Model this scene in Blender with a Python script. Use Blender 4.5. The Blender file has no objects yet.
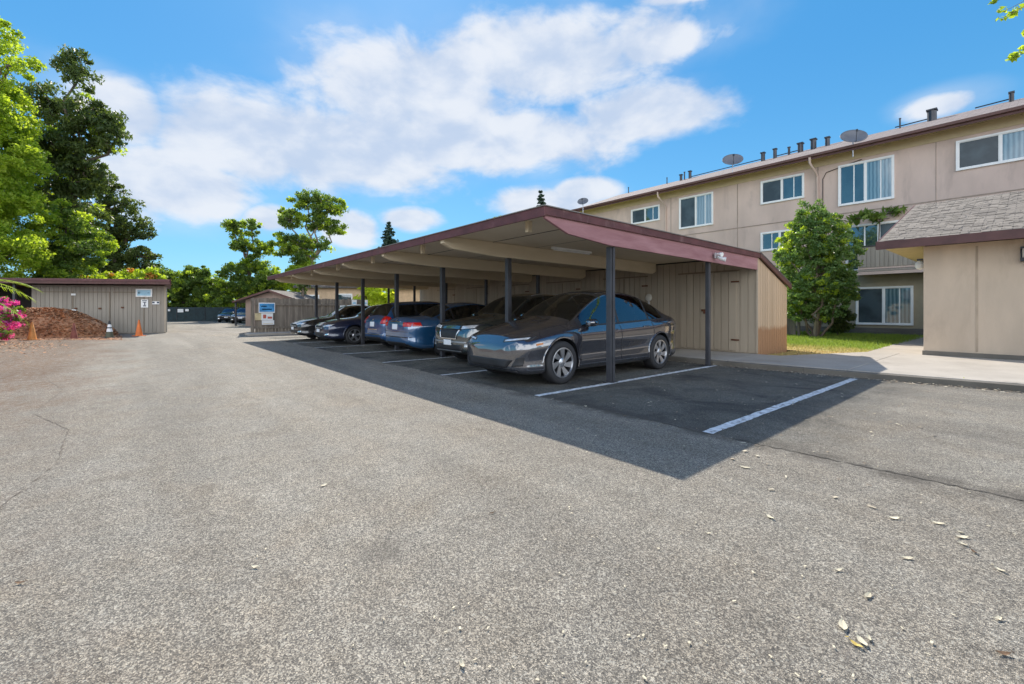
import bpy, bmesh, math, random
import numpy as np
from mathutils import Vector, Matrix, Euler
from mathutils.bvhtree import BVHTree
R = math.radians
random.seed(7); rng = np.random.default_rng(7)
S = bpy.context.scene; COL = S.collection

# ------------------------------------------------------------------ camera, world, sun, exposure
EYE = 1.22; FPX = 442.0; HOR = 310.0; YAW = R(49.85)
FW = Vector((-math.sin(YAW), math.cos(YAW), 0)); RT = Vector((math.cos(YAW), math.sin(YAW), 0))
cd = bpy.data.cameras.new('camera'); cam = bpy.data.objects.new('camera', cd); COL.objects.link(cam)
cam.location = (0, 0, EYE); cam.rotation_euler = (R(90), 0, YAW)
cd.sensor_width = 36; cd.lens = FPX/1024*36; cd.shift_y = -(342-HOR)/1024; cd.clip_end = 2000; cd.clip_start = .05
S.camera = cam
S.view_settings.view_transform = 'Standard'; S.view_settings.look = 'None'
S.view_settings.exposure = 1.12; S.view_settings.gamma = 1
SUN = Vector((-2.83, 1.38, 2.71)).normalized()
sl = bpy.data.lights.new('sun', 'SUN'); sl.energy = 3.4; sl.angle = R(.53); sl.color = (1, .92, .8)
so = bpy.data.objects.new('sun', sl); COL.objects.link(so); so.rotation_euler = SUN.to_track_quat('Z', 'Y').to_euler()
so.location = (0, 0, 30)

class NT:
    """small node tree helper"""
    def __init__(s, t): s.t = t; s.n = t.nodes; s.l = t.links
    def add(s, typ, **kw):
        nd = s.n.new(typ)
        for k, v in kw.items():
            if k.startswith('i_'):
                key = k[2:]; key = int(key) if key.isdigit() else key.replace('_', ' ')
                s.inp(nd, key, v)
            else: setattr(nd, k, v)
        return nd
    def inp(s, nd, key, v):
        if isinstance(v, bpy.types.NodeSocket): s.l.new(v, nd.inputs[key])
        else: nd.inputs[key].default_value = v
    def math(s, op, a, b=None, c=None, clamp=False):
        nd = s.n.new('ShaderNodeMath'); nd.operation = op; nd.use_clamp = clamp
        for i, v in enumerate((a, b, c)):
            if v is not None: s.inp(nd, i, v)
        return nd.outputs[0]
    def vm(s, op, a, b=None):
        nd = s.n.new('ShaderNodeVectorMath'); nd.operation = op
        s.inp(nd, 0, a)
        if b is not None: s.inp(nd, 1, b)
        return nd.outputs[1] if op in ('LENGTH', 'DOT_PRODUCT') else nd.outputs[0]
    def mix(s, f, a, b, mode='MIX'):
        nd = s.n.new('ShaderNodeMix'); nd.data_type = 'RGBA'; nd.blend_type = mode
        s.inp(nd, 0, f)
        for k, v in ((6, a), (7, b)):
            if isinstance(v, tuple) and len(v) == 3: v = (*v, 1)
            s.inp(nd, k, v)
        return nd.outputs[2]
    def noise(s, vec, scale, detail=4, rough=.5, dist=0):
        nd = s.add('ShaderNodeTexNoise'); nd.inputs['Scale'].default_value = scale; nd.inputs['Detail'].default_value = detail
        nd.inputs['Roughness'].default_value = rough; nd.inputs['Distortion'].default_value = dist
        if vec is not None: s.l.new(vec, nd.inputs['Vector'])
        return nd.outputs['Fac']
    def remap(s, v, a, b, c=0., d=1., smooth=False):
        nd = s.add('ShaderNodeMapRange'); nd.interpolation_type = 'SMOOTHSTEP' if smooth else 'LINEAR'
        s.inp(nd, 0, v)
        for i, x in enumerate((a, b, c, d)): nd.inputs[i+1].default_value = x
        return nd.outputs[0]

W = bpy.data.worlds.new('World'); S.world = W; W.use_nodes = True
nt = NT(W.node_tree); nt.n.clear()
SKYSTR = .13
sky = nt.add('ShaderNodeTexSky', sky_type='NISHITA', sun_disc=False)
sky.sun_elevation = math.asin(SUN.z); sky.sun_rotation = math.atan2(SUN.x, SUN.y)
sky.air_density = 1.0; sky.dust_density = .3; sky.ozone_density = 2.5
tc = nt.add('ShaderNodeTexCoord').outputs['Generated']
a_ = nt.vm('DOT_PRODUCT', tc, tuple(RT)); b_ = nt.vm('DOT_PRODUCT', tc, tuple(FW))
az = nt.math('ARCTAN2', a_, b_)
el = nt.math('ARCSINE', nt.vm('DOT_PRODUCT', tc, (0, 0, 1)))
ae = nt.add('ShaderNodeCombineXYZ', i_0=az, i_1=el).outputs[0]
def azel(px, py):
    r = (px-512)/FPX; u = (HOR-py)/FPX
    return math.atan(r), math.atan(u/math.hypot(1, r))
# banks of cloud by heading and height: centre, half sizes, tilt (given on the picture's scale)
CL = [(540, 62, 150, 50, 4), (420, 95, 120, 55, 0), (470, 140, 190, 36, 0), (250, 140, 95, 52, 0), (160, 185, 95, 38, 0), (330, 150, 150, 45, 0),
      (118, 110, 55, 36, 0), (640, 115, 75, 32, 0), (650, 45, 55, 24, 0), (350, 228, 32, 18, 0), (545, 203, 55, 17, 0), (580, 192, 36, 14, 0),
      (938, 106, 42, 15, 0), (700, -14, 70, 14, 0), (408, 220, 30, 12, 0), (268, 218, 26, 14, 0), (205, 190, 60, 30, 0),
      (1400, 60, 200, 70, 0), (1900, 100, 300, 60, 0), (-700, 60, 300, 70, 0)]
dm = None
for (cx, cy, rx, ry, rot) in CL:
    a0, e0 = azel(cx, cy); a1, _ = azel(cx+rx, cy); a2, _ = azel(cx-rx, cy); _, e1 = azel(cx, cy-ry)
    mp = nt.add('ShaderNodeMapping', vector_type='TEXTURE'); nt.l.new(ae, mp.inputs[0])
    mp.inputs[1].default_value = (a0, e0, 0); mp.inputs[2].default_value = (0, 0, R(rot))
    mp.inputs[3].default_value = (abs(a1-a2)/2, abs(e1-e0), 1)
    f = nt.math('SUBTRACT', 1, nt.vm('LENGTH', mp.outputs[0]))
    dm = f if dm is None else nt.math('MAXIMUM', dm, f)
mpn = nt.add('ShaderNodeMapping'); nt.l.new(ae, mpn.inputs[0]); mpn.inputs[3].default_value = (1, 1.7, 1)
n1 = nt.noise(mpn.outputs[0], 7.0, 10, .56, .25)
n2 = nt.noise(mpn.outputs[0], 2.6, 5, .5, .1)
mp2 = nt.add('ShaderNodeMapping'); nt.l.new(ae, mp2.inputs[0]); mp2.inputs[3].default_value = (1, 1.7, 1); mp2.inputs[1].default_value = (.03, -.07, 0)
n1b = nt.noise(mp2.outputs[0], 7.0, 6, .5, .25)
dens = nt.math('ADD', nt.math('MULTIPLY', dm, 1.0), nt.math('MULTIPLY', nt.math('SUBTRACT', n1, .5), 1.6))
cm = nt.remap(dens, -.27, .34, 0, .96, True)
wisp = nt.remap(nt.math('ADD', dm, nt.math('MULTIPLY', nt.math('SUBTRACT', n2, .5), 3.0)), -.5, .9, 0, .38, True)
cm = nt.math('MAXIMUM', cm, wisp)
lit = nt.math('ADD', nt.math('MULTIPLY', nt.math('SUBTRACT', n1, n1b), 2.0), nt.math('MULTIPLY', nt.math('SUBTRACT', n2, .5), 1.8))
lit = nt.remap(lit, -.5, .4, 0, 1, True)
K = 1/SKYSTR
ccol = nt.mix(lit, (.26*K, .31*K, .395*K), (.385*K, .405*K, .44*K))
# unseen bright cloud bank added behind the camera to fill the shaded facades
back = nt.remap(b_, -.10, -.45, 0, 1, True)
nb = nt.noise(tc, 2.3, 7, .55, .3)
fill_clouds = nt.math('MULTIPLY', nt.math('MULTIPLY', back, nt.remap(nb, .40, .52, 0, 1, True)), nt.remap(el, .95, .62, 0, 1, True))
hs = nt.add('ShaderNodeHueSaturation'); hs.inputs['Saturation'].default_value = 1.2; hs.inputs['Value'].default_value = 1.0
nt.l.new(sky.outputs[0], hs.inputs['Color'])
skc = nt.mix(nt.remap(el, -.02, .75, 0, 1), (.8, .95, .98), (.9, 1.0, 1.05)); skc = nt.mix(1.0, hs.outputs[0], skc, 'MULTIPLY')
# hand-picked sky colours by height, mixed over most of the model
own = nt.mix(nt.remap(el, 0, .5, 0, 1, True), (.075*K, .235*K, .38*K), (.030*K, .155*K, .325*K))
own = nt.mix(nt.remap(el, .62, 1.1, 0, 1, True), own, (.016*K, .07*K, .20*K))  # unseen zenith darkened so the ground shade stays deep
skc = nt.mix(.85, skc, own)
bg = nt.add('ShaderNodeBackground'); bg.inputs[1].default_value = SKYSTR
nt.l.new(nt.mix(fill_clouds, nt.mix(cm, skc, ccol), (1.12*K, 1.18*K, 1.27*K)), bg.inputs[0])
wo = nt.add('ShaderNodeOutputWorld'); nt.l.new(bg.outputs[0], wo.inputs[0])

# ------------------------------------------------------------------ materials
MATS = {}
def new_mat(name):
    m = bpy.data.materials.new(name); m.use_nodes = True; t = NT(m.node_tree)
    b = t.n['Principled BSDF']; MATS[name] = m
    return m, t, b
def mat(name, col, rough=.6, metal=0, var=.12, vscale=3, spec=.5, bump=0, bscale=60, coat=0, dirt=None, stretch=(1, 1, 1)):
    m, t, b = new_mat(name)
    g = t.add('ShaderNodeNewGeometry').outputs['Position']
    mp = t.add('ShaderNodeMapping'); t.l.new(g, mp.inputs[0]); mp.inputs[3].default_value = stretch
    n = t.noise(mp.outputs[0], vscale, 6, .6)
    lo = tuple(c*(1-var*1.6) for c in col); hi = tuple(min(1, c*(1+var*1.6)) for c in col)
    c = t.mix(t.remap(n, .28, .72), lo, hi)
    if dirt:
        n2 = t.noise(mp.outputs[0], dirt[1], 5, .65, .5)
        c = t.mix(t.remap(n2, dirt[2], dirt[2]+.15, 0, .8), c, dirt[0])
    t.l.new(c, b.inputs['Base Color'])
    b.inputs['Roughness'].default_value = rough; b.inputs['Metallic'].default_value = metal
    b.inputs['Specular IOR Level'].default_value = spec
    if coat: b.inputs['Coat Weight'].default_value = coat; b.inputs['Coat Roughness'].default_value = .03
    if bump:
        nb = t.noise(g, bscale, 5, .6); bp = t.add('ShaderNodeBump'); bp.inputs['Strength'].default_value = bump; bp.inputs['Distance'].default_value = .02
        t.l.new(nb, bp.inputs['Height']); t.l.new(bp.outputs[0], b.inputs['Normal'])
    return m
def emis(name, col, s):
    m, t, b = new_mat(name); b.inputs['Base Color'].default_value = (*col, 1); b.inputs['Emission Color'].default_value = (*col, 1); b.inputs['Emission Strength'].default_value = s
    return m

def asphalt_mat():
    m, t, b = new_mat('asphalt')
    g = t.add('ShaderNodeNewGeometry').outputs['Position']
    def vor(scale, out='Color', feat='F1'):
        v = t.add('ShaderNodeTexVoronoi', feature=feat); v.inputs['Scale'].default_value = scale; t.l.new(g, v.inputs['Vector']); return v.outputs[out]
    big = t.noise(g, .22, 6, .6, .6); mid = t.noise(g, 1.7, 5, .6)
    base = t.mix(t.remap(big, .3, .7), (.225, .212, .192), (.275, .264, .246))
    base = t.mix(t.remap(mid, .35, .75, 0, .6), base, (.235, .205, .17))
    # aggregate stones, each with its own grey
    st = t.add('ShaderNodeSeparateColor'); t.l.new(vor(215.), st.inputs[0]); f = t.remap(st.outputs[0], 0, 1)
    stone = t.mix(t.math('POWER', f, 1.9), (.10, .10, .10), (1.0, .97, .88))
    c = t.mix(.76, base, t.mix(1, base, t.mix(1, stone, (2.2, 2.2, 2.2), 'MULTIPLY'), 'MULTIPLY'))
    st2 = t.add('ShaderNodeSeparateColor'); t.l.new(vor(110.), st2.inputs[0])
    c = t.mix(t.remap(st2.outputs[1], .9, .94, 0, .5), c, (.48, .46, .40))
    c = t.mix(t.remap(st2.outputs[0], .9, .94, 0, .55), c, (.07, .068, .065))
    mn = t.noise(g, 24, 7, .8); c = t.mix(1, c, t.mix(t.remap(mn, .3, .7), (.80, .80, .80), (1.22, 1.22, 1.22)), 'MULTIPLY')
    mn2 = t.noise(g, 5, 6, .75); c = t.mix(1, c, t.mix(t.remap(mn2, .3, .7), (.86, .85, .84), (1.14, 1.14, 1.14)), 'MULTIPLY')
    # worn patches, older pavement with painted carport shade, oil stains in the stalls (beyond the joint), soil washed over the left edge
    sx = t.add('ShaderNodeSeparateXYZ'); t.l.new(g, sx.inputs[0])
    wob = t.math('MULTIPLY', t.math('SUBTRACT', t.noise(g, .9, 4, .6), .5), .5)
    yy = t.math('ADD', sx.outputs[1], wob)
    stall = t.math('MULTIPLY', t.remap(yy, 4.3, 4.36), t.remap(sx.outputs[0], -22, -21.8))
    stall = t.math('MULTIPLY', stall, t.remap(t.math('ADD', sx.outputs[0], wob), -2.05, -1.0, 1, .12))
    c = t.mix(t.math('MULTIPLY', stall, .72), c, t.mix(1, c, (.36, .40, .43), 'MULTIPLY'))  # carport shade deepened by a dark bluish tint in the stall colour
    oil = t.remap(t.noise(g, 1.1, 6, .65, .6), .46, .66, 0, .75)
    c = t.mix(t.math('MULTIPLY', oil, stall), c, (.03, .03, .032))
    # soil: distance from the mulch corner
    soil = t.remap(t.math('ADD', sx.outputs[1], t.math('MULTIPLY', t.math('SUBTRACT', t.noise(g, .9, 7, .7), .5), 5)), 0, -1.7, 0, 1)
    soil = t.math('MULTIPLY', soil, t.remap(sx.outputs[0], -6.5, -10, .35, 1))
    soil = t.math('MULTIPLY', soil, t.remap(t.noise(g, 9, 7, .8), .36, .58))
    c = t.mix(soil, c, (.15, .09, .055))
    warm = t.remap(t.noise(g, .35, 5, .6, 1.0), .56, .72, 0, .35)
    c = t.mix(warm, c, t.mix(1, c, (1.08, .93, .76), 'MULTIPLY'))
    # tar-dark crumbling along the joint between driveway and stalls
    tm = t.add('ShaderNodeMapping'); t.l.new(g, tm.inputs[0]); tm.inputs[3].default_value = (.12, 1.1, 1); tm.inputs[2].default_value = (0, 0, R(4))
    tn = t.remap(t.noise(tm.outputs[0], 1.0, 5, .6, .4), .35, .68)
    c = t.mix(1, c, t.mix(tn, (1.10, 1.09, 1.07), (.80, .79, .78)), 'MULTIPLY')
    drip = t.add('ShaderNodeTexVoronoi'); drip.inputs['Scale'].default_value = .42; t.l.new(t.vm('ADD', g, t.vm('SCALE', t.add('ShaderNodeTexNoise', i_Scale=4.0).outputs['Color'])), drip.inputs['Vector'])
    c = t.mix(t.math('MULTIPLY', t.remap(drip.outputs['Distance'], .02, .07, .4, 0, True), t.remap(t.noise(g, .33, 2), .5, .56)), c, (.075, .065, .055))
    jy = t.math('ABSOLUTE', t.math('SUBTRACT', t.math('ADD', sx.outputs[1], t.math('MULTIPLY', wob, .5)), 4.33))
    jn = t.math('MULTIPLY', t.remap(jy, .02, .34, 1, 0, True), t.remap(t.noise(g, 2.4, 6, .7), .38, .58, 0, .8))
    jn = t.math('MULTIPLY', jn, t.remap(sx.outputs[0], -7, -5.5))
    c = t.mix(jn, c, (.075, .066, .056))
    spots = t.remap(t.noise(g, 1.6, 4, .6, .8), .69, .76, 0, .55); c = t.mix(spots, c, (.12, .10, .085))
    t.l.new(c, b.inputs['Base Color']); b.inputs['Roughness'].default_value = .88; b.inputs['Specular IOR Level'].default_value = .3
    bp = t.add('ShaderNodeBump'); bp.inputs['Strength'].default_value = .55; bp.inputs['Distance'].default_value = .008
    h = t.math('ADD', t.math('MULTIPLY', f, .5), vor(215., 'Distance')); t.l.new(h, bp.inputs['Height']); t.l.new(bp.outputs[0], b.inputs['Normal'])
    return m
asphalt = asphalt_mat()

def concrete_mat(name, c1, c2):
    m, t, b = new_mat(name)
    g = t.add('ShaderNodeNewGeometry').outputs['Position']
    c = t.mix(t.remap(t.noise(g, .9, 8, .65), .3, .7), c1, c2)
    c = t.mix(t.remap(t.noise(g, 140, 3, .7), .35, .65, 0, .3), c, tuple(x*.55 for x in c1))
    c = t.mix(t.remap(t.noise(g, 3.1, 6, .7), .6, .75, 0, .45), c, (.09, .08, .065))
    t.l.new(c, b.inputs['Base Color']); b.inputs['Roughness'].default_value = .9
    bp = t.add('ShaderNodeBump'); bp.inputs['Strength'].default_value = .3; bp.inputs['Distance'].default_value = .01
    t.l.new(t.noise(g, 60, 5), bp.inputs['Height']); t.l.new(bp.outputs[0], b.inputs['Normal'])
    return m
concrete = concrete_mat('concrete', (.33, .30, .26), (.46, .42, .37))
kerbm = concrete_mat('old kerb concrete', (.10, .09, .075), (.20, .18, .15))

def wood_mat(name, c1, c2, sc=(9, 9, .6), rough=.8, lower=None):
    m, t, b = new_mat(name)
    g = t.add('ShaderNodeNewGeometry'); p = g.outputs['Position']
    mp = t.add('ShaderNodeMapping'); t.l.new(p, mp.inputs[0]); mp.inputs[3].default_value = sc
    c = t.mix(t.remap(t.noise(mp.outputs[0], 1.0, 7, .65, .4), .3, .7), c1, c2)
    c = t.mix(t.math('MULTIPLY', g.outputs['Random Per Island'], .3), c, tuple(x*.6 for x in c1))
    if lower:
        sx = t.add('ShaderNodeSeparateXYZ'); t.l.new(p, sx.inputs[0])
        z = t.math('ADD', sx.outputs[2], t.math('MULTIPLY', t.noise(p, 5, 4), .25))
        c = t.mix(t.remap(z, lower[1], lower[1]+.12, .85, 0), c, lower[0])
    t.l.new(c, b.inputs['Base Color']); b.inputs['Roughness'].default_value = rough
    bp = t.add('ShaderNodeBump'); bp.inputs['Strength'].default_value = .25; bp.inputs['Distance'].default_value = .01
    t.l.new(t.noise(mp.outputs[0], 4, 5), bp.inputs['Height']); t.l.new(bp.outputs[0], b.inputs['Normal'])
    return m
siding_tan = wood_mat('tan painted siding', (.40, .335, .25), (.47, .39, .295))
siding_end = wood_mat('warm pale siding', (.50, .35, .215), (.60, .435, .28))
siding_grey = wood_mat('grey brown siding', (.30, .265, .215), (.37, .325, .27))
old_fence = wood_mat('weathered fence wood', (.11, .09, .07), (.32, .27, .21), (7, 7, .8))
soffit = wood_mat('cream painted deck', (.66, .55, .40), (.76, .65, .49), (1.2, .5, 1))
beamm = wood_mat('cream painted beam', (.60, .50, .34), (.72, .61, .44), (3, .6, 3))
plum = mat('plum fascia paint', (.105, .036, .036), .6, var=.2, vscale=3.5, dirt=((.20, .11, .10), 3.2, .58))
pinkwood = wood_mat('faded plum board', (.26, .11, .115), (.44, .235, .24), (6, .7, 6), .7)
redbrown = mat('red brown fascia paint', (.10, .042, .036), .6, var=.15)
postm = mat('dark post paint', (.045, .047, .055), .45, var=.2, bump=.1)
stucco = mat('beige stucco', (.55, .44, .33), .9, var=.08, vscale=1.6, bump=.6, bscale=90, dirt=((.42, .33, .25), 1.3, .56), stretch=(1, 1, .3))
apt_wall = mat('pinkish beige stucco', (.57, .44, .37), .9, var=.07, vscale=1.1, bump=.35, bscale=50, dirt=((.43, .335, .285), .9, .55), stretch=(1, 1, .35))
apt_ground = mat('olive beige wall paint', (.34, .29, .20), .85, var=.06)
apt_yellow = mat('soffit cream paint', (.52, .42, .26), .8, var=.06)
whitep = mat('white paint', (.80, .80, .78), .45, var=.04)
linep = mat('worn white line paint', (.66, .68, .70), .8, var=.15, vscale=9, dirt=((.10, .10, .10), 17, .50), bump=.2)
dark = mat('black plastic', (.02, .02, .022), .5, var=.2)
darkm = mat('dark metal', (.06, .06, .065), .4, .6)
metal = mat('galvanised metal', (.45, .45, .46), .4, .8, var=.15)
rust = mat('rusty metal', (.13, .05, .025), .85, var=.3, vscale=14)
chrome = mat('chrome', (.75, .76, .78), .12, 1, var=.05)
rubber = mat('tyre rubber', (.022, .022, .024), .75, var=.2)
alloy = mat('silver alloy', (.55, .56, .58), .28, .9, var=.05)
plate = mat('number plate', (.72, .74, .76), .45, var=.05)
redlamp = mat('red lamp lens', (.50, .012, .01), .12, var=.1, coat=.5)
lampglass = mat('clear lamp lens', (.62, .64, .66), .1, .35, var=.2, vscale=18, coat=.6)
orangep = mat('orange cone plastic', (.72, .17, .025), .5, var=.12)
fadedcone = mat('dirty maroon cone plastic', (.24, .07, .045), .7, var=.2)
bark = mat('bark', (.13, .10, .075), .9, var=.3, vscale=6, bump=.8, bscale=12, stretch=(1, 1, .25))
palebark = mat('pale bark', (.25, .21, .16), .9, var=.25, vscale=6, bump=.6, bscale=12, stretch=(1, 1, .25))

def shingle_mat(name, c1, c2, ex=.14, wx=.32, axis=0):
    m, t, b = new_mat(name)
    g = t.add('ShaderNodeNewGeometry').outputs['Position']
    sx = t.add('ShaderNodeSeparateXYZ'); t.l.new(g, sx.inputs[0])
    v = t.add('ShaderNodeCombineXYZ', i_0=sx.outputs[0], i_1=sx.outputs[1]).outputs[0]
    br = t.add('ShaderNodeTexBrick'); t.l.new(v, br.inputs['Vector']); br.inputs['Scale'].default_value = 1
    br.inputs['Brick Width'].default_value = wx; br.inputs['Row Height'].default_value = ex; br.inputs['Mortar Size'].default_value = .008; br.inputs['Bias'].default_value = -.1
    br.inputs['Color1'].default_value = (*c1, 1); br.inputs['Color2'].default_value = (*c2, 1); br.inputs['Mortar'].default_value = (*[x*.35 for x in c1], 1)
    c = t.mix(t.remap(t.noise(g, 5, 5, .7), .3, .7, 0, .5), br.outputs[0], tuple(x*.6 for x in c1))
    t.l.new(c, b.inputs['Base Color']); b.inputs['Roughness'].default_value = .9
    bp = t.add('ShaderNodeBump'); bp.inputs['Strength'].default_value = .6; bp.inputs['Distance'].default_value = .02
    t.l.new(br.outputs['Fac'], bp.inputs['Height']); bp.invert = True; t.l.new(bp.outputs[0], b.inputs['Normal'])
    return m
shingle = shingle_mat('tan shingles', (.19, .165, .14), (.33, .29, .245))
shingle_apt = shingle_mat('grey rose shingles', (.22, .18, .17), (.31, .26, .245), .2, .5)
shingle_dark = shingle_mat('dark shingles', (.10, .09, .085), (.15, .135, .12), .2, .5)

def leaf_mat(name, c1, c2, trans=.35, rough=.5):
    m, t, b = new_mat(name)
    g = t.add('ShaderNodeNewGeometry'); n = t.noise(g.outputs['Position'], .8, 3)
    f = t.math('ADD', t.math('MULTIPLY', g.outputs['Random Per Island'], .6), t.math('MULTIPLY', t.remap(n, .35, .65), .4))
    c = t.mix(f, c1, c2)
    t.l.new(c, b.inputs['Base Color']); b.inputs['Roughness'].default_value = rough; b.inputs['Specular IOR Level'].default_value = .35
    tr = t.add('ShaderNodeBsdfTranslucent'); t.l.new(t.mix(1, c, (1.5, 1.55, .65), 'MULTIPLY'), tr.inputs[0])
    mx = t.add('ShaderNodeMixShader', i_0=trans); t.l.new(b.outputs[0], mx.inputs[1]); t.l.new(tr.outputs[0], mx.inputs[2])
    t.l.new(mx.outputs[0], t.n['Material Output'].inputs[0])
    return m
L_bright = leaf_mat('bright spring leaves', (.20, .29, .03), (.45, .53, .07), .58)
L_dark = leaf_mat('dark evergreen leaves', (.05, .085, .03), (.14, .18, .05), .4)
L_mid = leaf_mat('mid green leaves', (.075, .135, .03), (.20, .28, .06), .45)
L_citrus = leaf_mat('glossy shrub leaves', (.075, .145, .045), (.22, .33, .11), .42, .3)
L_yellow = leaf_mat('yellow green leaves', (.40, .48, .04), (.60, .62, .09), .6)
L_con = leaf_mat('conifer needles', (.018, .04, .025), (.04, .075, .04), .1)
L_pink = leaf_mat('magenta bracts', (.50, .02, .33), (.72, .10, .55), .5)
L_orange = leaf_mat('orange blossom', (.45, .16, .03), (.55, .28, .06), .4)

def glass_mat(name, col, rough=.03, ior=1.65):
    m, t, b = new_mat(name)
    g = t.add('ShaderNodeNewGeometry').outputs['Position']
    c = t.mix(t.remap(t.noise(g, 1.3, 3), .4, .6), tuple(x*.7 for x in col), tuple(x*1.2 for x in col))
    t.l.new(c, b.inputs['Base Color']); b.inputs['Roughness'].default_value = rough; b.inputs['IOR'].default_value = ior
    bp = t.add('ShaderNodeBump'); bp.inputs['Strength'].default_value = .03; bp.inputs['Distance'].default_value = .05
    t.l.new(t.noise(g, 1.6, 2), bp.inputs['Height']); t.l.new(bp.outputs[0], b.inputs['Normal'])
    return m
def see_through(name):
    m, t, b = new_mat(name); t.n.remove(b)
    tr = t.add('ShaderNodeBsdfTransparent'); tr.inputs[0].default_value = (.42, .47, .46, 1)
    gl = t.add('ShaderNodeBsdfGlossy'); gl.inputs['Roughness'].default_value = .015; gl.inputs['Color'].default_value = (.9, .95, 1, 1)
    fr = t.add('ShaderNodeFresnel'); fr.inputs[0].default_value = 2.0
    mx = t.add('ShaderNodeMixShader'); t.l.new(fr.outputs[0], mx.inputs[0]); t.l.new(tr.outputs[0], mx.inputs[1]); t.l.new(gl.outputs[0], mx.inputs[2])
    t.l.new(mx.outputs[0], t.n['Material Output'].inputs[0]); return m
carglass = see_through('tinted car glass'); roofglass = glass_mat('black roof glass', (.006, .007, .009), .03, 2.0)
seatm = mat('charcoal seat fabric', (.045, .045, .05), .8, var=.15)
darkpane = glass_mat('window glass', (.03, .06, .07), .03, 2.4)
screenpane = glass_mat('insect screen', (.05, .07, .08), .25, 1.5)
curtain = glass_mat('curtained glass', (.20, .30, .33), .05, 2.3)
_t = NT(curtain.node_tree); _b = _t.n['Principled BSDF']; _w = _t.add('ShaderNodeTexWave', wave_type='BANDS', bands_direction='X'); _w.inputs['Scale'].default_value = 2.2; _w.inputs['Distortion'].default_value = 1.5
_t.l.new(_t.add('ShaderNodeNewGeometry').outputs['Position'], _w.inputs['Vector'])
_t.l.new(_t.mix(_w.outputs['Fac'], (.06, .12, .15), (.19, .29, .33)), _b.inputs['Base Color'])  # curtain folds, with bluish sky reflection put into the base colour

def paint(name, col, metal=.5, rough=.3, coat=1, ior=2.5):
    m, t, b = new_mat(name)
    g = t.add('ShaderNodeNewGeometry').outputs['Position']
    d = t.remap(t.noise(g, 4, 6, .7), .45, .75, 0, .10)
    t.l.new(t.mix(d, (*col,), (.22, .19, .16)), b.inputs['Base Color'])
    b.inputs['Metallic'].default_value = metal
    t.l.new(t.remap(t.noise(g, 6, 4), .3, .7, rough, rough+.12), b.inputs['Roughness'])
    b.inputs['Coat Weight'].default_value = coat; b.inputs['Coat Roughness'].default_value = .02; b.inputs['Coat IOR'].default_value = ior
    return m

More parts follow.
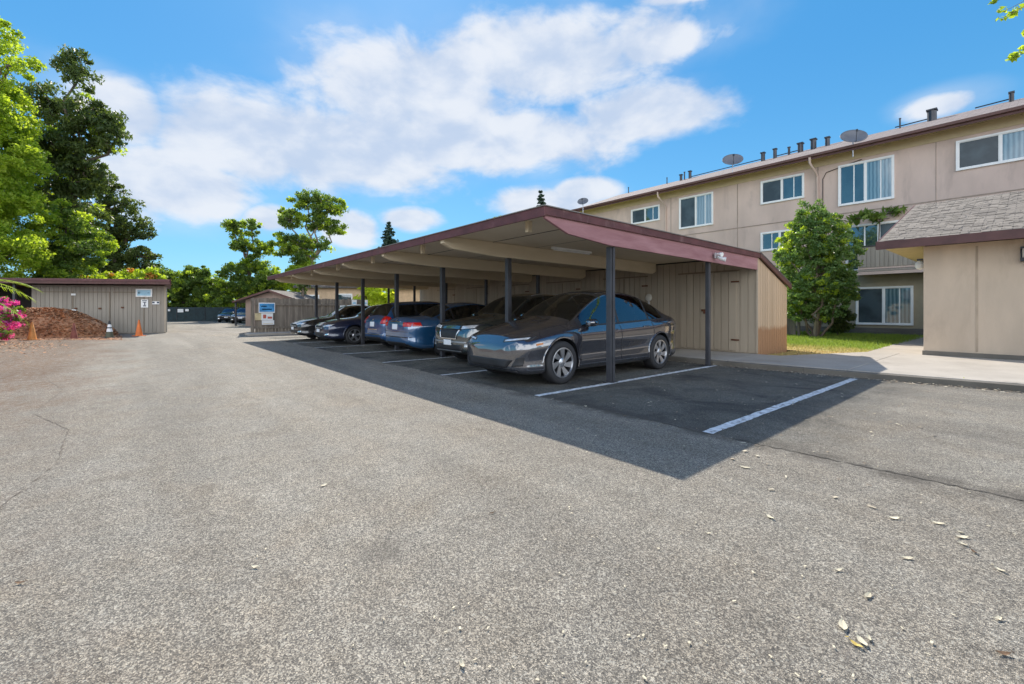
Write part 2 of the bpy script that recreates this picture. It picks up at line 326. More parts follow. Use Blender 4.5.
# ------------------------------------------------------------------ mesh building
class MB:
    def __init__(s): s.v = []; s.f = []; s.m = []
    def face(s, idx, m=0): s.f.append(idx); s.m.append(m)
    def poly(s, pts, m=0):
        b = len(s.v); s.v += [tuple(p) for p in pts]; s.face(list(range(b, b+len(pts))), m)
    def box(s, c, size, rz=0, m=0, rot=None):
        M = rot if rot is not None else Matrix.Rotation(rz, 3, 'Z')
        b = len(s.v)
        for dz in (-1, 1):
            for dx, dy in ((-1, -1), (1, -1), (1, 1), (-1, 1)):
                s.v.append(tuple(Vector(c) + M @ Vector((dx*size[0]/2, dy*size[1]/2, dz*size[2]/2))))
        for q in ((3, 2, 1, 0), (4, 5, 6, 7), (0, 1, 5, 4), (1, 2, 6, 5), (2, 3, 7, 6), (3, 0, 4, 7)):
            s.face([b+i for i in q], m)
        return s
    def b2(s, a, b, m=0):
        return s.box([(x+y)/2 for x, y in zip(a, b)], [abs(y-x) for x, y in zip(a, b)], 0, m)
    def prism(s, poly, ext, m=0):
        """planar polygon (3d points) pushed along ext, closed"""
        b = len(s.v); n = len(poly); e = Vector(ext)
        s.v += [tuple(p) for p in poly] + [tuple(Vector(p)+e) for p in poly]
        s.face(list(range(b+n-1, b-1, -1)), m); s.face(list(range(b+n, b+2*n)), m)
        for i in range(n): j = (i+1) % n; s.face([b+i, b+j, b+n+j, b+n+i], m)
        return s
    def tube(s, path, rad, n=10, m=0, cap=True):
        path = [Vector(p) for p in path]
        if not hasattr(rad, '__len__'): rad = [rad]*len(path)
        b = len(s.v); up = Vector((0, 0, 1)); prev = None
        for i, p in enumerate(path):
            d = (path[min(i+1, len(path)-1)] - path[max(i-1, 0)]).normalized()
            x = prev - d*prev.dot(d) if prev is not None else (Vector((1, 0, 0)) if abs(d.z) > .9 else up).cross(d)
            x.normalize(); y = d.cross(x); prev = x
            for k in range(n):
                a = 2*math.pi*k/n; s.v.append(tuple(p + (x*math.cos(a)+y*math.sin(a))*rad[i]))
        for i in range(len(path)-1):
            for k in range(n):
                k2 = (k+1) % n; s.face([b+i*n+k, b+i*n+k2, b+(i+1)*n+k2, b+(i+1)*n+k], m)
        if cap:
            s.face([b+k for k in range(n-1, -1, -1)], m); s.face([b+(len(path)-1)*n+k for k in range(n)], m)
        return s
    def lathe(s, prof, origin, axis='Z', n=24, m=0):
        """prof: (radius, height) pairs turned round the axis"""
        b = len(s.v); o = Vector(origin)
        for (r, h) in prof:
            for k in range(n):
                a = 2*math.pi*k/n; c, sn = r*math.cos(a), r*math.sin(a)
                p = (c, sn, h) if axis == 'Z' else ((h, c, sn) if axis == 'X' else (c, h, sn))
                s.v.append(tuple(o+Vector(p)))
        for i in range(len(prof)-1):
            for k in range(n):
                k2 = (k+1) % n; q = [b+i*n+k, b+i*n+k2, b+(i+1)*n+k2, b+(i+1)*n+k]
                s.face(q, m)
        return s
    def build(s, name, mats, parent=None, smooth=False, bevel=0, fixn=True):
        me = bpy.data.meshes.new(name); me.from_pydata(s.v, [], s.f)
        mats = mats if isinstance(mats, (list, tuple)) else [mats]
        for x in mats: me.materials.append(x)
        me.polygons.foreach_set('material_index', s.m)
        if fixn:
            bm = bmesh.new(); bm.from_mesh(me); bmesh.ops.recalc_face_normals(bm, faces=bm.faces); bm.to_mesh(me); bm.free()
        if smooth:
            me.polygons.foreach_set('use_smooth', [True]*len(me.polygons)); me.set_sharp_from_angle(angle=R(38))
        me.update()
        o = bpy.data.objects.new(name, me); COL.objects.link(o)
        if bevel:
            md = o.modifiers.new('bevel', 'BEVEL'); md.width = bevel; md.segments = 2; md.limit_method = 'ANGLE'
        if parent is not None: adopt(o, parent)
        return o
def adopt(o, parent):
    o.parent = parent
    if parent.type == 'EMPTY' and parent.parent is None: o.matrix_parent_inverse = Matrix.Translation(-parent.location)
def tag(o, label=None, cat=None, group=None, kind=None):
    if label: o['label'] = label
    if cat: o['category'] = cat
    if group: o['group'] = group
    if kind: o['kind'] = kind
    return o
def thing(name, label, cat, loc=(0, 0, 0), group=None):
    o = bpy.data.objects.new(name, None); COL.objects.link(o); o.location = loc; o.empty_display_size = .3
    return tag(o, label, cat, group)
def copy_tree(o, parent=None):
    c = o.copy(); COL.objects.link(c)
    if parent is not None: c.parent = parent
    for ch in list(o.children): copy_tree(ch, c)
    return c
def at(px, d, z=0):
    """point on the heading of picture column px, d metres ahead"""
    p = FW*d + RT*((px-512)/FPX*d); return Vector((p.x, p.y, z))
def gp_(px, py):
    d = FPX*EYE/(py-HOR); return at(px, d)
def onfac_(px, y):
    r = (px-512)/FPX; d = y/(FW.y+RT.y*r); return (FW.x+RT.x*r)*d
def siding(mb, p0, p1, z0, z1, zt0=None, pitch=.2, th=.018, gap=.016, side=1):
    """vertical boards with grooves between p0 and p1; tops run from z1 to zt0"""
    p0 = Vector((*p0, 0)); p1 = Vector((*p1, 0)); L = (p1-p0).length; d = (p1-p0)/L; n = Vector((d.y, -d.x, 0))*side
    zt0 = z1 if zt0 is None else zt0
    k = max(1, round(L/pitch)); w = L/k
    for i in range(k):
        a, b = i*w+gap/2, (i+1)*w-gap/2
        if i == 0: a = 0
        if i == k-1: b = L
        A, B = p0+d*a, p0+d*b; za = z1+(zt0-z1)*a/L; zb = z1+(zt0-z1)*b/L
        mb.prism([(A.x, A.y, z0), (B.x, B.y, z0), (B.x, B.y, zb), (A.x, A.y, za)], n*th)

# ------------------------------------------------------------------ ground
m_ = MB(); m_.poly([(-400, -300, 0), (300, -300, 0), (300, 400, 0), (-400, 400, 0)])
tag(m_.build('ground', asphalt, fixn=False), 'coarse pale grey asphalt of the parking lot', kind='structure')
# joint between driveway and stalls: a strip of crumbled dark asphalt
def ribbon(name, pts, w, m, z, label, jit=.0, n=60):
    mb = MB(); P = [Vector(p) for p in pts]; rows = []
    segs = []; 
    for i in range(len(P)-1):
        for k in range(n): segs.append(P[i].lerp(P[i+1], k/n))
    segs.append(P[-1])
    for i, p in enumerate(segs):
        d = (segs[min(i+1, len(segs)-1)]-segs[max(0, i-1)]).normalized(); nn = Vector((-d.y, d.x))
        ww = w*(1+jit*random.uniform(-1, 1)); off = nn*w*jit*random.uniform(-1, 1)*.8
        mb.v += [(*(p+off-nn*ww/2), z), (*(p+off+nn*ww/2), z)]
    for i in range(len(segs)-1): mb.face([2*i, 2*i+2, 2*i+3, 2*i+1])
    o = mb.build(name, m, fixn=False); tag(o, label, kind='structure'); return o
crackm = mat('crumbled asphalt', (.095, .085, .072), .95, var=.35, vscale=12, bump=.8)
ribbon('asphalt_joint', [(-6.2, 4.36), (-2.2, 4.30), (.2, 4.33), (4.5, 4.5)], .022, crackm, .004, 'crumbling dark joint along the stalls', .9)
ribbon('asphalt_crack', [(-3.6, -.75), (-5.0, -.5), (-6.35, -.55), (-7.6, -.95), (-9.57, -.89), (-11, -1.2)], .006, mat('crack dirt', (.13, .11, .09), .95, var=.3, vscale=9), .004, 'wandering dark crack in the driveway', 1.5, 30)
gutm = concrete_mat('drain gutter concrete', (.20, .18, .155), (.30, .27, .235))
ribbon('drain_gutter', [(-60, -9), (-22.8, 6.2)], .5, gutm, .004, 'shallow concrete gutter crossing the driveway', .05)
pa = concrete_mat('far pale asphalt', (.27, .245, .215), (.34, .31, .275))
for i, x in enumerate([-2.1, -4.56, -7.15, -9.75, -12.35, -14.95, -17.55, -20.1]):
    ribbon('stall_line', [(x, 4.3), (x+.03, 9.65)], .105, linep, .006, 'worn white stall line on the asphalt', .06)

# raised walkway with kerb (front face drawn slightly back to the right, as built)
def ky(x): return 9.72+.065*(x+4)
mb = MB(); Z = .115; xs = [-22.2, -12, -4, -2.9, 1, 5, 12]
for a, b in zip(xs[:-1], xs[1:]):
    ya, yb = ky(max(a, -4)), ky(max(b, -4))
    mb.prism([(a, ya, -.05), (b, yb, -.05), (b, yb, Z-.012), (a, ya, Z-.012)], (0, .16, 0))
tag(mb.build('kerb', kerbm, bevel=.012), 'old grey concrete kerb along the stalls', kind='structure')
def slab(name, poly, z, m, label, joints=()):
    mb = MB(); mb.prism([(x, y, z-.12) for x, y in poly], (0, 0, .12)); o = mb.build(name, m, bevel=.008); tag(o, label, kind='structure'); return o
for (a, b) in [(-22.2, -12.4), (-12.39, -8.4), (-8.39, -4.4), (-4.39, -2.25), (-2.24, .15), (.16, 2.5), (2.51, 5), (5.01, 12)]:
    ya, yb = ky(max(a, -4))+.162, ky(max(b, -4))+.162
    back = 11.86 if b < -2.3 else 14.9
    slab('walkway', [(a, ya), (b, yb), (b, back), (a, back)] if a > -2.3 or b < -2.3 else [(a, ya), (b, yb), (b, 14.9), (-2.8, 14.9), (-4.0, 11.87), (a, 11.86)], Z, concrete, 'pale concrete walkway slab behind the kerb')
slab('walkway', [(-2.9, 14.91), (-1.8, 14.91), (-1.8, 26.5), (-3.2, 26.5)], Z-.006, concrete, 'concrete path beside the right building')
# lawn
def lawn_mat():
    m, t, b = new_mat('lawn soil'); g = t.add('ShaderNodeNewGeometry').outputs['Position']
    sx = t.add('ShaderNodeSeparateXYZ'); t.l.new(g, sx.inputs[0])
    f = t.remap(t.math('ADD', sx.outputs[1], t.math('MULTIPLY', t.math('SUBTRACT', t.noise(g, 1.2, 5), .5), 4)), 14.3, 17.0)
    c = t.mix(f, (.40, .29, .12), (.16, .23, .03)); t.l.new(c, b.inputs['Base Color']); b.inputs['Roughness'].default_value = .95
    return m
lm = lawn_mat()
mb = MB(); mb.poly([(-30, 14.05, .09), (-30, 26.7, .09), (-2.9, 26.7, .09), (-2.9, 14.7, .09), (-4.05, 11.88, .09), (-4.3, 11.88, .09), (-4.3, 14.05, .09)])
tag(mb.build('lawn_ground', lm, fixn=False), 'half dry lawn ground', kind='structure')
def grass_blades(name, boxes, n, h, m, label):
    V = []; F = []
    xs_ = rng.uniform(boxes[0], boxes[1], n); ys_ = boxes[2] + (boxes[3]-boxes[2])*rng.random(n)**1.3
    for i in range(n):
        x, y = xs_[i], ys_[i]
        if y < 14.05 and x < -4.3: continue
        if x > -4.05+(y-11.9)*.4: continue
        hh = h*random.uniform(.4, 1.2)*(.55 if y < 15 else 1); a = random.uniform(0, 6.28); w = .012; dx, dy = math.cos(a)*w, math.sin(a)*w
        lx, ly = random.uniform(-.04, .04), random.uniform(-.04, .04); b = len(V)
        V += [(x-dx, y-dy, .09), (x+dx, y+dy, .09), (x+lx, y+ly, .09+hh)]; F.append((b, b+1, b+2))
    me = bpy.data.meshes.new(name); me.from_pydata(V, [], F); me.materials.append(m); o = bpy.data.objects.new(name, me); COL.objects.link(o)
    return tag(o, label, 'grass', kind='stuff')
def grass_mat():
    m, t, b = new_mat('grass blades'); g = t.add('ShaderNodeNewGeometry'); p = g.outputs['Position']
    sx = t.add('ShaderNodeSeparateXYZ'); t.l.new(p, sx.inputs[0])
    f = t.remap(t.math('ADD', sx.outputs[1], t.math('MULTIPLY', t.math('SUBTRACT', t.noise(p, 1.2, 5), .5), 4)), 14.3, 16.5)
    c = t.mix(f, (.52, .40, .18), (.22, .33, .035)); c = t.mix(t.math('MULTIPLY', g.outputs['Random Per Island'], .4), c, (.38, .40, .10))
    t.l.new(c, b.inputs['Base Color']); b.inputs['Roughness'].default_value = .8
    tr = t.add('ShaderNodeBsdfTranslucent'); t.l.new(c, tr.inputs[0]); mx = t.add('ShaderNodeMixShader', i_0=.45)
    t.l.new(b.outputs[0], mx.inputs[1]); t.l.new(tr.outputs[0], mx.inputs[2]); t.l.new(mx.outputs[0], t.n['Material Output'].inputs[0])
    return m
grass_blades('lawn_grass', (-12, -2.9, 11.9, 26.5), 42000, .09, grass_mat(), 'short grass, straw coloured near the walkway and green behind')

# ------------------------------------------------------------------ carport
XE, XW = -4.5, -22.1; YF, YB, YC = 4.4, 11.92, 14.0
ZF, ZB, ZC = 2.70, 2.66, 1.97
cp = thing('carport', 'long open carport with plum fascia and flat cream roof over the parked cars', 'carport', ((XE+XW)/2, 8, 0))
mb = MB()
mb.prism([(XW, YF, ZF-.06), (XE, YF, ZF-.06), (XE, YF, ZF-.01), (XW, YF, ZF-.01)], (0, YB-YF, ZB-ZF))
mb.build('roof_deck', soffit, cp)
mb = MB(); mb.prism([(XW-.05, YF-.05, ZF-.008), (XE+.05, YF-.05, ZF-.008), (XE+.05, YF-.05, ZF+.004), (XW-.05, YF-.05, ZF+.004)], (0, YB-YF+.05, ZB-ZF))
mb.build('roof_covering', mat('grey gravel roofing', (.25, .23, .21), .95), cp)
mb = MB()   # deck sheet joints seen from below
for y in np.arange(YF+1.22, YB, 1.22): mb.b2((XW+.1, y-.008, ZF-.075), (XE-.1, y+.008, ZF-.06-(y-YF)*.0053))
mb.build('deck_batten', mat('dark joint', (.12, .10, .08), .8), cp)
fb = MB(); fb.b2((XW-.03, YF-.03, ZF-.15), (XE+.03, YF-.002, ZF+.012)); fb.build('front_fascia', plum, cp, bevel=.004)
for x, nm in ((XE, 'rake_fascia'), (XW-.03, 'rake_fascia')):
    r = MB(); r.prism([(x, YF, ZF-.13), (x, YB+.02, ZB-.13), (x, YB+.02, ZB+.014), (x, YF, ZF+.014)], (.03, 0, 0)); r.build(nm, plum, cp, bevel=.004)
for x in np.arange(XE-3.4, XW+1, -3.66):
    q = MB(); q.b2((x-.004, YF-.034, ZF-.149), (x+.004, YF-.030, ZF+.011)); q.build('board_joint', dark, cp)
r = MB(); r.prism([(XE-.055, YF+.02, ZF-.17), (XE-.055, YF+.5, ZF-.34), (XE-.055, YF+1.5, ZF-.42), (XE-.055, YB-.05, ZB-.43), (XE-.055, YB-.05, ZB-.128), (XE-.055, YF+.02, ZF-.128)], (.05, 0, 0))
r.build('rake_board', pinkwood, cp, bevel=.006)
POSTX = [-4.63-2.7*k for k in range(7)]
for k, x in enumerate(POSTX):
    if k:
        r = MB(); r.prism([(x-.06, YF+.03, ZF-.20), (x-.06, YF+.25, ZF-.29), (x-.06, YF+1.3, ZF-.36), (x-.06, YB-.35, ZB-.37), (x-.06, YB-.2, ZB-.30), (x-.06, YB-.2, ZB-.064), (x-.06, YF+.03, ZF-.064)], (.12, 0, 0))
        r.build('beam', beamm, cp, bevel=.008)
    for y, w in ((6.08, .105), (9.52, .085)):
        p = MB(); p.b2((x-w/2, y-w/2, 0), (x+w/2, y+w/2, ZF-.42-(.0 if k == 0 else -.05)))
        if k == 0 and y < 7: p.b2((x+w/2+.002, y-.02, 0), (x+w/2+.03, y+.02, ZF-.42))
        po = p.build('post', postm, cp, bevel=.006)
        q = MB(); q.b2((x-w/2-.04, y-w/2-.04, 0), (x+w/2+.04, y+w/2+.04, .012)); q.build('base_plate', darkm, po)
for k in range(6):   # small cream blocks hanging under the front edge
    x = POSTX[k]-1.35+(.75 if k == 0 else 0); b_ = MB(); b_.b2((x-.04, YF+.32, ZF-.24), (x+.04, YF+.40, ZF-.062)); b_.build('bracket', beamm, cp, bevel=.005)
# strip light under the second beam
t = thing('strip_light', 'thin white fluorescent strip light under the carport roof', 'lamp', (-6.2, 7.6, 2.5))
b_ = MB(); b_.b2((-6.95, 7.0, 2.575), (-6.87, 8.3, 2.625)); b_.build('housing', whitep, t, bevel=.005)
b_ = MB(); b_.tube([(-6.91, 7.04, 2.56), (-6.91, 8.26, 2.56)], .014); b_.build('tube', whitep, t, smooth=True)
# security lamp on the post head
t = thing('security_lamp', 'small twin headed security lamp on the rear end post of the carport', 'lamp', (-4.42, 9.5, 2.35))
b_ = MB(); b_.b2((-4.47, 9.45, 2.33), (-4.43, 9.57, 2.45)); b_.build('mount', metal, t, bevel=.005)
for dy, dz in ((-.06, .03), (.07, -.06)):
    b_ = MB(); b_.tube([(-4.44, 9.5, 2.38), (-4.36, 9.5+dy, 2.38+dz), (-4.28, 9.5+dy*1.3, 2.36+dz)], [.02, .035, .05]); b_.build('lamp_head', whitep, t, smooth=True)

# storage lockers at the back of the carport
st = thing('storage_shed', 'tan board sided storage lockers closing the back of the carport', 'shed', (-13, 13, 0))
YW = 11.95
mb = MB(); mb.b2((XW, YW, 0), (XE-.05, YC-.03, 1.86)); mb.prism([(XE-.05, YW, 1.85), (XE-.05, YC-.05, 1.85), (XE-.05, YC-.05, ZC-.1), (XE-.05, YW, ZB-.09)], (XW-XE+.05, 0, 0))
mb.build('wall', siding_tan, st)
mb = MB(); siding(mb, (XW, YW), (XE-.06, YW), .12, ZB-.10, None, .2); mb.build('front_siding', siding_tan, st)
mb = MB(); siding(mb, (XE-.05, YW), (XE-.05, YC-.04), .0, ZB-.12, ZC-.12, .16, th=.02); mb.build('end_siding', wood_mat('warm pale end siding', (.50, .36, .23), (.58, .43, .29), lower=((.33, .165, .075), .82)), st)  # end boards paler and warmer than the front, browner at the foot
mb = MB(); mb.b2((XE-.065, YW-.045, .12), (XE-.02, YW-.018, ZB-.12)); mb.build('corner_trim', siding_tan, st, bevel=.003)
mb = MB(); mb.prism([(XW-.05, YB, ZB-.008), (XE+.05, YB, ZB-.008), (XE+.05, YC+.1, ZC-.04), (XW-.05, YC+.1, ZC-.04)], (0, 0, .03)); mb.build('roof', shingle_dark, st)
mb = MB(); mb.prism([(XE+.0, YB+.02, ZB-.12), (XE+.0, YC+.12, ZC-.16), (XE+.0, YC+.12, ZC+.0), (XE+.0, YB+.02, ZB+.03)], (.045, 0, 0)); mb.build('rake_fascia', redbrown, st, bevel=.004)
rustd = mat('rust stain board', (.22, .12, .07), .85, var=.3, vscale=9)
for k in range(6):
    x0 = -5.05-2.7*k; d = MB()
    siding(d, (x0-1.55, YW-.019), (x0, YW-.019), .16, 2.22, None, .2, th=.022)
    dd = d.build('door', siding_tan, st)
    tr = MB(); tr.b2((x0-1.62, YW-.05, 2.235), (x0+.07, YW-.02, 2.27)); tr.b2((x0-.80, YW-.047, .2), (x0-.775, YW-.042, 2.2)); tr.build('door_trim', wood_mat('dark brown trim %d' % k, (.22, .17, .12), (.27, .21, .15)) if k == 0 else MATS['dark brown trim 0'], dd)  # door trim in a dark brown tone
    la = MB(); la.b2((x0-.92, YW-.07, 1.18), (x0-.70, YW-.042, 1.24)); la.b2((x0-.86, YW-.075, 1.12), (x0-.80, YW-.05, 1.2)); la.build('latch', rust, dd, bevel=.004)
    hi = MB(); hi.b2((x0-.12, YW-.06, 1.94), (x0+.08, YW-.042, 1.98)); hi.build('hinge', rust, dd)
    hi = MB(); hi.b2((x0-.12, YW-.06, .42), (x0+.08, YW-.042, .46)); hi.build('hinge', rust, dd)
ox = onfac_(650, YW)
t = thing('wall_outlet', 'pale oval conduit box on the locker wall behind the grey crossover', 'utility box', (-6.8, 11.8, 1.5))
b_ = MB(); b_.lathe([(0, 0), (.08, 0), (.11, -.03), (.11, -.07), (.07, -.1), (0, -.1)], (ox, YW-.02, 1.60), 'Y', 20); b_.build('housing', mat('ivory plastic', (.6, .56, .48), .5), t, smooth=True)
b_ = MB(); b_.tube([(ox, YW-.06, 1.5), (ox, YW-.06, .2)], .018); b_.build('conduit', metal, t, smooth=True)

# ------------------------------------------------------------------ windows (walls facing -Y)
def window(parent, x0, x1, z0, z1, y, kinds=('s', 'c'), fw=.08, depth=.07, split=None):
    f = MB(); yo = y-depth
    f.b2((x0, yo, z0), (x1, y+.01, z0+fw)); f.b2((x0, yo, z1-fw), (x1, y+.01, z1))
    f.b2((x0, yo, z0+fw), (x0+fw, y+.01, z1-fw)); f.b2((x1-fw, yo, z0+fw), (x1, y+.01, z1-fw))
    sp = (x0+x1)/2 if split is None else split
    f.b2((sp-.03, yo+.015, z0+fw), (sp+.03, y+.01, z1-fw))
    # inner sash
    s_ = .028
    for a, b, dy in ((x0+fw, sp-.03, .03), (sp+.03, x1-fw, .022)):
        f.b2((a, yo+dy, z0+fw), (a+s_, y+.01, z1-fw)); f.b2((b-s_, yo+dy, z0+fw), (b, y+.01, z1-fw))
        f.b2((a+s_, yo+dy, z0+fw), (b-s_, y+.01, z0+fw+s_)); f.b2((a+s_, yo+dy, z1-fw-s_), (b-s_, y+.01, z1-fw))
    fo = f.build('window', whitep, parent)
    for (a, b), kd in zip(((x0+fw+s_, sp-.03-s_), (sp+.03+s_, x1-fw-s_)), kinds):
        p = MB(); p.b2((a, y-.012, z0+fw+s_), (b, y-.006, z1-fw-s_)); p.build('pane', {'s': screenpane, 'd': darkpane, 'c': curtain}[kd], fo)
        if kd in 'dc' and b-a > .4:   # drawn blind or curtain edge behind the glass
            q = MB(); q.b2((a+(b-a)*.55, y-.0165, z0+fw+s_), (a+(b-a)*.6, y-.013, z1-fw-s_)); q.build('curtain_edge', whitep, fo)
    return fo

# ------------------------------------------------------------------ apartment building
ax0, ax1, ay, az1 = -23.3, 16, 26.7, 9.0
ap = thing('apartment_building', 'long three storey pinkish beige apartment block with white framed windows', 'building', (-3, 30, 0))
mb = MB(); mb.b2((ax0, ay, 3.05), (ax1, ay+11, az1-.02)); mb.build('wall', apt_wall, ap)
mb = MB(); mb.b2((ax0, ay+.02, 0), (ax1, ay+11, 3.048)); mb.build('ground_floor_wall', apt_ground, ap)
mb = MB(); mb.b2((ax0-.5, ay-.62, az1-.03), (ax1, ay+.02, az1+.0)); mb.build('soffit', apt_yellow, ap)
mb = MB(); mb.b2((ax0, ay-.03, az1-.42), (ax1, ay-.002, az1-.031)); mb.build('frieze_board', apt_yellow, ap)
RY, RZ = 32.6, 11.45
mb = MB(); mb.prism([(ax0-.6, ay-.7, az1+.03), (ax0-.6, RY, RZ), (ax0-.6, RY+6.6, az1+.03), (ax0-.6, RY+6.6, az1-.05), (ax0-.6, RY, RZ-.08), (ax0-.6, ay-.7, az1-.0)], (ax1-ax0+.6, 0, 0)); mb.build('roof', shingle_apt, ap)
mb = MB(); mb.prism([(ax0, ay+.3, az1-.02), (ax0, RY, RZ-.15), (ax0, RY+5, az1-.02)], (.2, 0, 0)); mb.build('gable', apt_wall, ap)
mb = MB(); mb.b2((ax0-.64, ay-.74, az1-.17), (ax1, ay-.70, az1+.05)); mb.build('fascia', redbrown, ap)
mb = MB(); mb.prism([(ax0-.6, ay-.745, az1-.07), (ax0-.6, ay-.85, az1-.05), (ax0-.6, ay-.87, az1+.06), (ax0-.6, ay-.745, az1+.06)], (ax1-ax0+.6, 0, 0)); mb.build('gutter', mat('brown gutter', (.13, .065, .055), .5), ap)
def onfac(px, y=ay):   # X where the heading of column px meets the plane Y=y
    r = (px-512)/FPX; d = y/(FW.y+RT.y*r); return (FW.x+RT.x*r)*d
def zfac(px, py, y=ay):
    r = (px-512)/FPX; d = y/(FW.y+RT.y*r); return EYE+(HOR-py)/FPX*d
# top-storey windows: measured on the facade
for (pa_, pb, zt, zb_, kd) in [(631.5, 660, 8.30, 7.25, ('s', 'd')), (679.5, 713.5, 8.42, 6.42, ('s', 'c')), (761, 804.5, 8.42, 7.12, ('s', 'd')), (838.5, 894.5, 8.40, 6.38, ('d', 'c')), (956, 1050, 8.42, 7.15, ('s', 'c')),
                               ]:
    window(ap, onfac(pa_), onfac(pb), zb_, zt, ay, kd)
window(ap, onfac(761), onfac(800), 4.5, 5.55, ay, ('d', 's'))
window(ap, onfac(846), onfac(915), 3.1, 5.35, ay, ('d', 's'), .07)
window(ap, onfac(856), onfac(913.5), .52, 2.32, ay+.02, ('s', 'c'), .07)
window(ap, onfac(650), onfac(690), 3.6, 5.55, ay, ('d', 's')); window(ap, onfac(590), onfac(620), 4.5, 5.6, ay, ('d', 's'))
mb = MB()   # horizontal joint and vertical panel joints
mb.b2((ax0, ay-.018, 5.98), (ax1, ay-.002, 6.03)); mb.build('trim_band', mat('joint line paint', (.33, .26, .21), .9), ap)  # joint lines in a darker paint than the wall
for px, w in ((671, .04), (737.5, .045), (818, .05), (936, .02)):
    x = onfac(px); mb = MB(); mb.b2((x-w/2, ay-.012, 3.06), (x+w/2, ay-.002, az1-.43)); mb.build('panel_joint', MATS['joint line paint'], ap)
for px in (664, 814.5):
    x = onfac(px); mb = MB()
    mb.tube([(x, ay-.78, az1-.06), (x, ay-.74, az1-.35), (x+.12, ay-.25, az1-.75), (x+.15, ay-.08, az1-.95), (x+.15, ay-.07, 3.2)], .055, 8); mb.build('downspout', apt_wall, ap, smooth=True)
x = onfac(823); mb = MB(); mb.tube([(x+1.6, ay-.03, 8.5), (x+.15, ay-.03, 8.2), (x, ay-.03, 7.9), (x, ay-.03, 5.9)], .018, 6); mb.build('cable', dark, ap)
# balcony parapet on the second storey
bx0, bx1, by = onfac(858, 26.0), 6, 26.0
mb = MB(); mb.b2((bx0, by+.001, 3.12), (bx1, ay-.003, 3.2)); mb.build('balcony_floor', apt_wall, ap)
mb = MB(); siding(mb, (bx0, by), (bx1, by), 3.22, 4.16, None, .16, th=.02); mb.b2((bx0, by+.002, 3.2), (bx1, by+.06, 4.16)); siding(mb, (bx0-.001, ay-.01), (bx0-.001, by), 3.22, 4.16, None, .16)
bal = mb.build('balcony_parapet', siding_grey, ap)
mb = MB(); mb.b2((bx0-.04, by-.06, 4.17), (bx1, by+.1, 4.22)); mb.build('rail_cap', darkm, bal)
mb = MB(); mb.b2((bx0-.1, by-.05, 3.02), (bx1, ay-.004, 3.1)); mb.build('ledge', siding_grey, ap)
mb = MB(); mb.b2((bx0-.1, by-.12, 2.86), (bx1, by-.052, 3.0)); mb.b2((bx0-.1, by-.05, 2.93), (bx1, ay-.0, 2.98)); mb.build('lower_fascia', apt_wall, ap)
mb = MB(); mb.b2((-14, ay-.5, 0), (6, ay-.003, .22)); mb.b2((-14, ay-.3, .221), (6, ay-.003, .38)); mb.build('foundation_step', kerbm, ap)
# roof vents
for k, (px, py, h, w) in enumerate([(628.5, 192, .45, .05), (667, 184, .45, .05), (681, 181, .4, .13), (684.5, 180, .55, .06), (690, 179, .5, .14), (763, 160, .5, .16), (775, 157, .55, .14), (789, 153, .45, .09), (800.5, 151, .5, .2), (813.5, 148, .55, .2), (827.5, 144, .45, .16), (900, 127, .5, .05), (932, 117, .5, .25), (1011.5, 98, .4, .12)]):
    y = 31.8; x = onfac(px, y); z = az1+.03+(y-ay+.7)/(RY-ay+.7)*(RZ-az1-.03)
    mb = MB(); mb.tube([(x, y, z-.1), (x, y, z+h)], w/1.3, 10)
    if w > .1: mb.b2((x-w*.85, y-w*.85, z+h), (x+w*.85, y+w*.85, z+h+.07))
    else: mb.tube([(x, y, z+h), (x, y, z+h+.05)], w*1.1, 10)
    mb.build('roof_vent', darkm, ap)
mb = MB()
for px0, px1 in ((690, 763), (775, 800), (895, 935), (975, 1012)):
    mb = MB(); x0 = onfac(px0, 32.2); x1 = onfac(px1, 32.2); mb.tube([(x0, 32.2, RZ-.05), (x1, 32.2, RZ-.02)], .03, 6); mb.build('roof_pipe', darkm, ap)

def dish(name, x, y, z, r, label, pole=.5, az_=R(-60)):
    t = thing(name, label, 'satellite dish', (x, y, z-pole), 'satellite dishes on the roofs')
    M = Matrix.Rotation(az_, 3, 'Z') @ Matrix.Rotation(R(55), 3, 'Y')
    mb = MB(); n = 28
    rings = [0, .3, .6, .85, 1.0]; b = 0; mb.v.append(tuple(Vector((x, y, z)) + M @ Vector((0, 0, -.12*r*0))))
    for q, rr in enumerate(rings[1:]):
        for k in range(n):
            a = 2*math.pi*k/n; mb.v.append(tuple(Vector((x, y, z)) + M @ Vector((rr*r*math.cos(a)*.95, rr*r*math.sin(a)*1.1, .22*r*rr*rr))))
    for k in range(n): mb.face([0, 1+k, 1+(k+1) % n])
    for q in range(3):
        for k in range(n): mb.face([1+q*n+k, 1+q*n+(k+1) % n, 1+(q+1)*n+(k+1) % n, 1+(q+1)*n+k])
    o = mb.build('reflector', mat('dish grey paint', (.16, .16, .17), .5) if 'dish grey paint' not in MATS else MATS['dish grey paint'], t, smooth=True)
    sd = o.modifiers.new('thick', 'SOLIDIFY'); sd.thickness = .02
    mb = MB(); mb.tube([(x, y, z-pole), (x, y, z-.05)], .025, 8); mb.build('mast', metal, t, smooth=True)
    tip = Vector((x, y, z)) + M @ Vector((.25*r, 0, 1.0*r)); low = Vector((x, y, z)) + M @ Vector((.95*r, 0, .2*r))
    mb = MB(); mb.tube([low, tip], .014, 6); mb.box(tip, (.07, .07, .1)); mb.build('feed_arm', darkm, t)
    return t
def proj_z(px, py, y): return zfac(px, py, y)
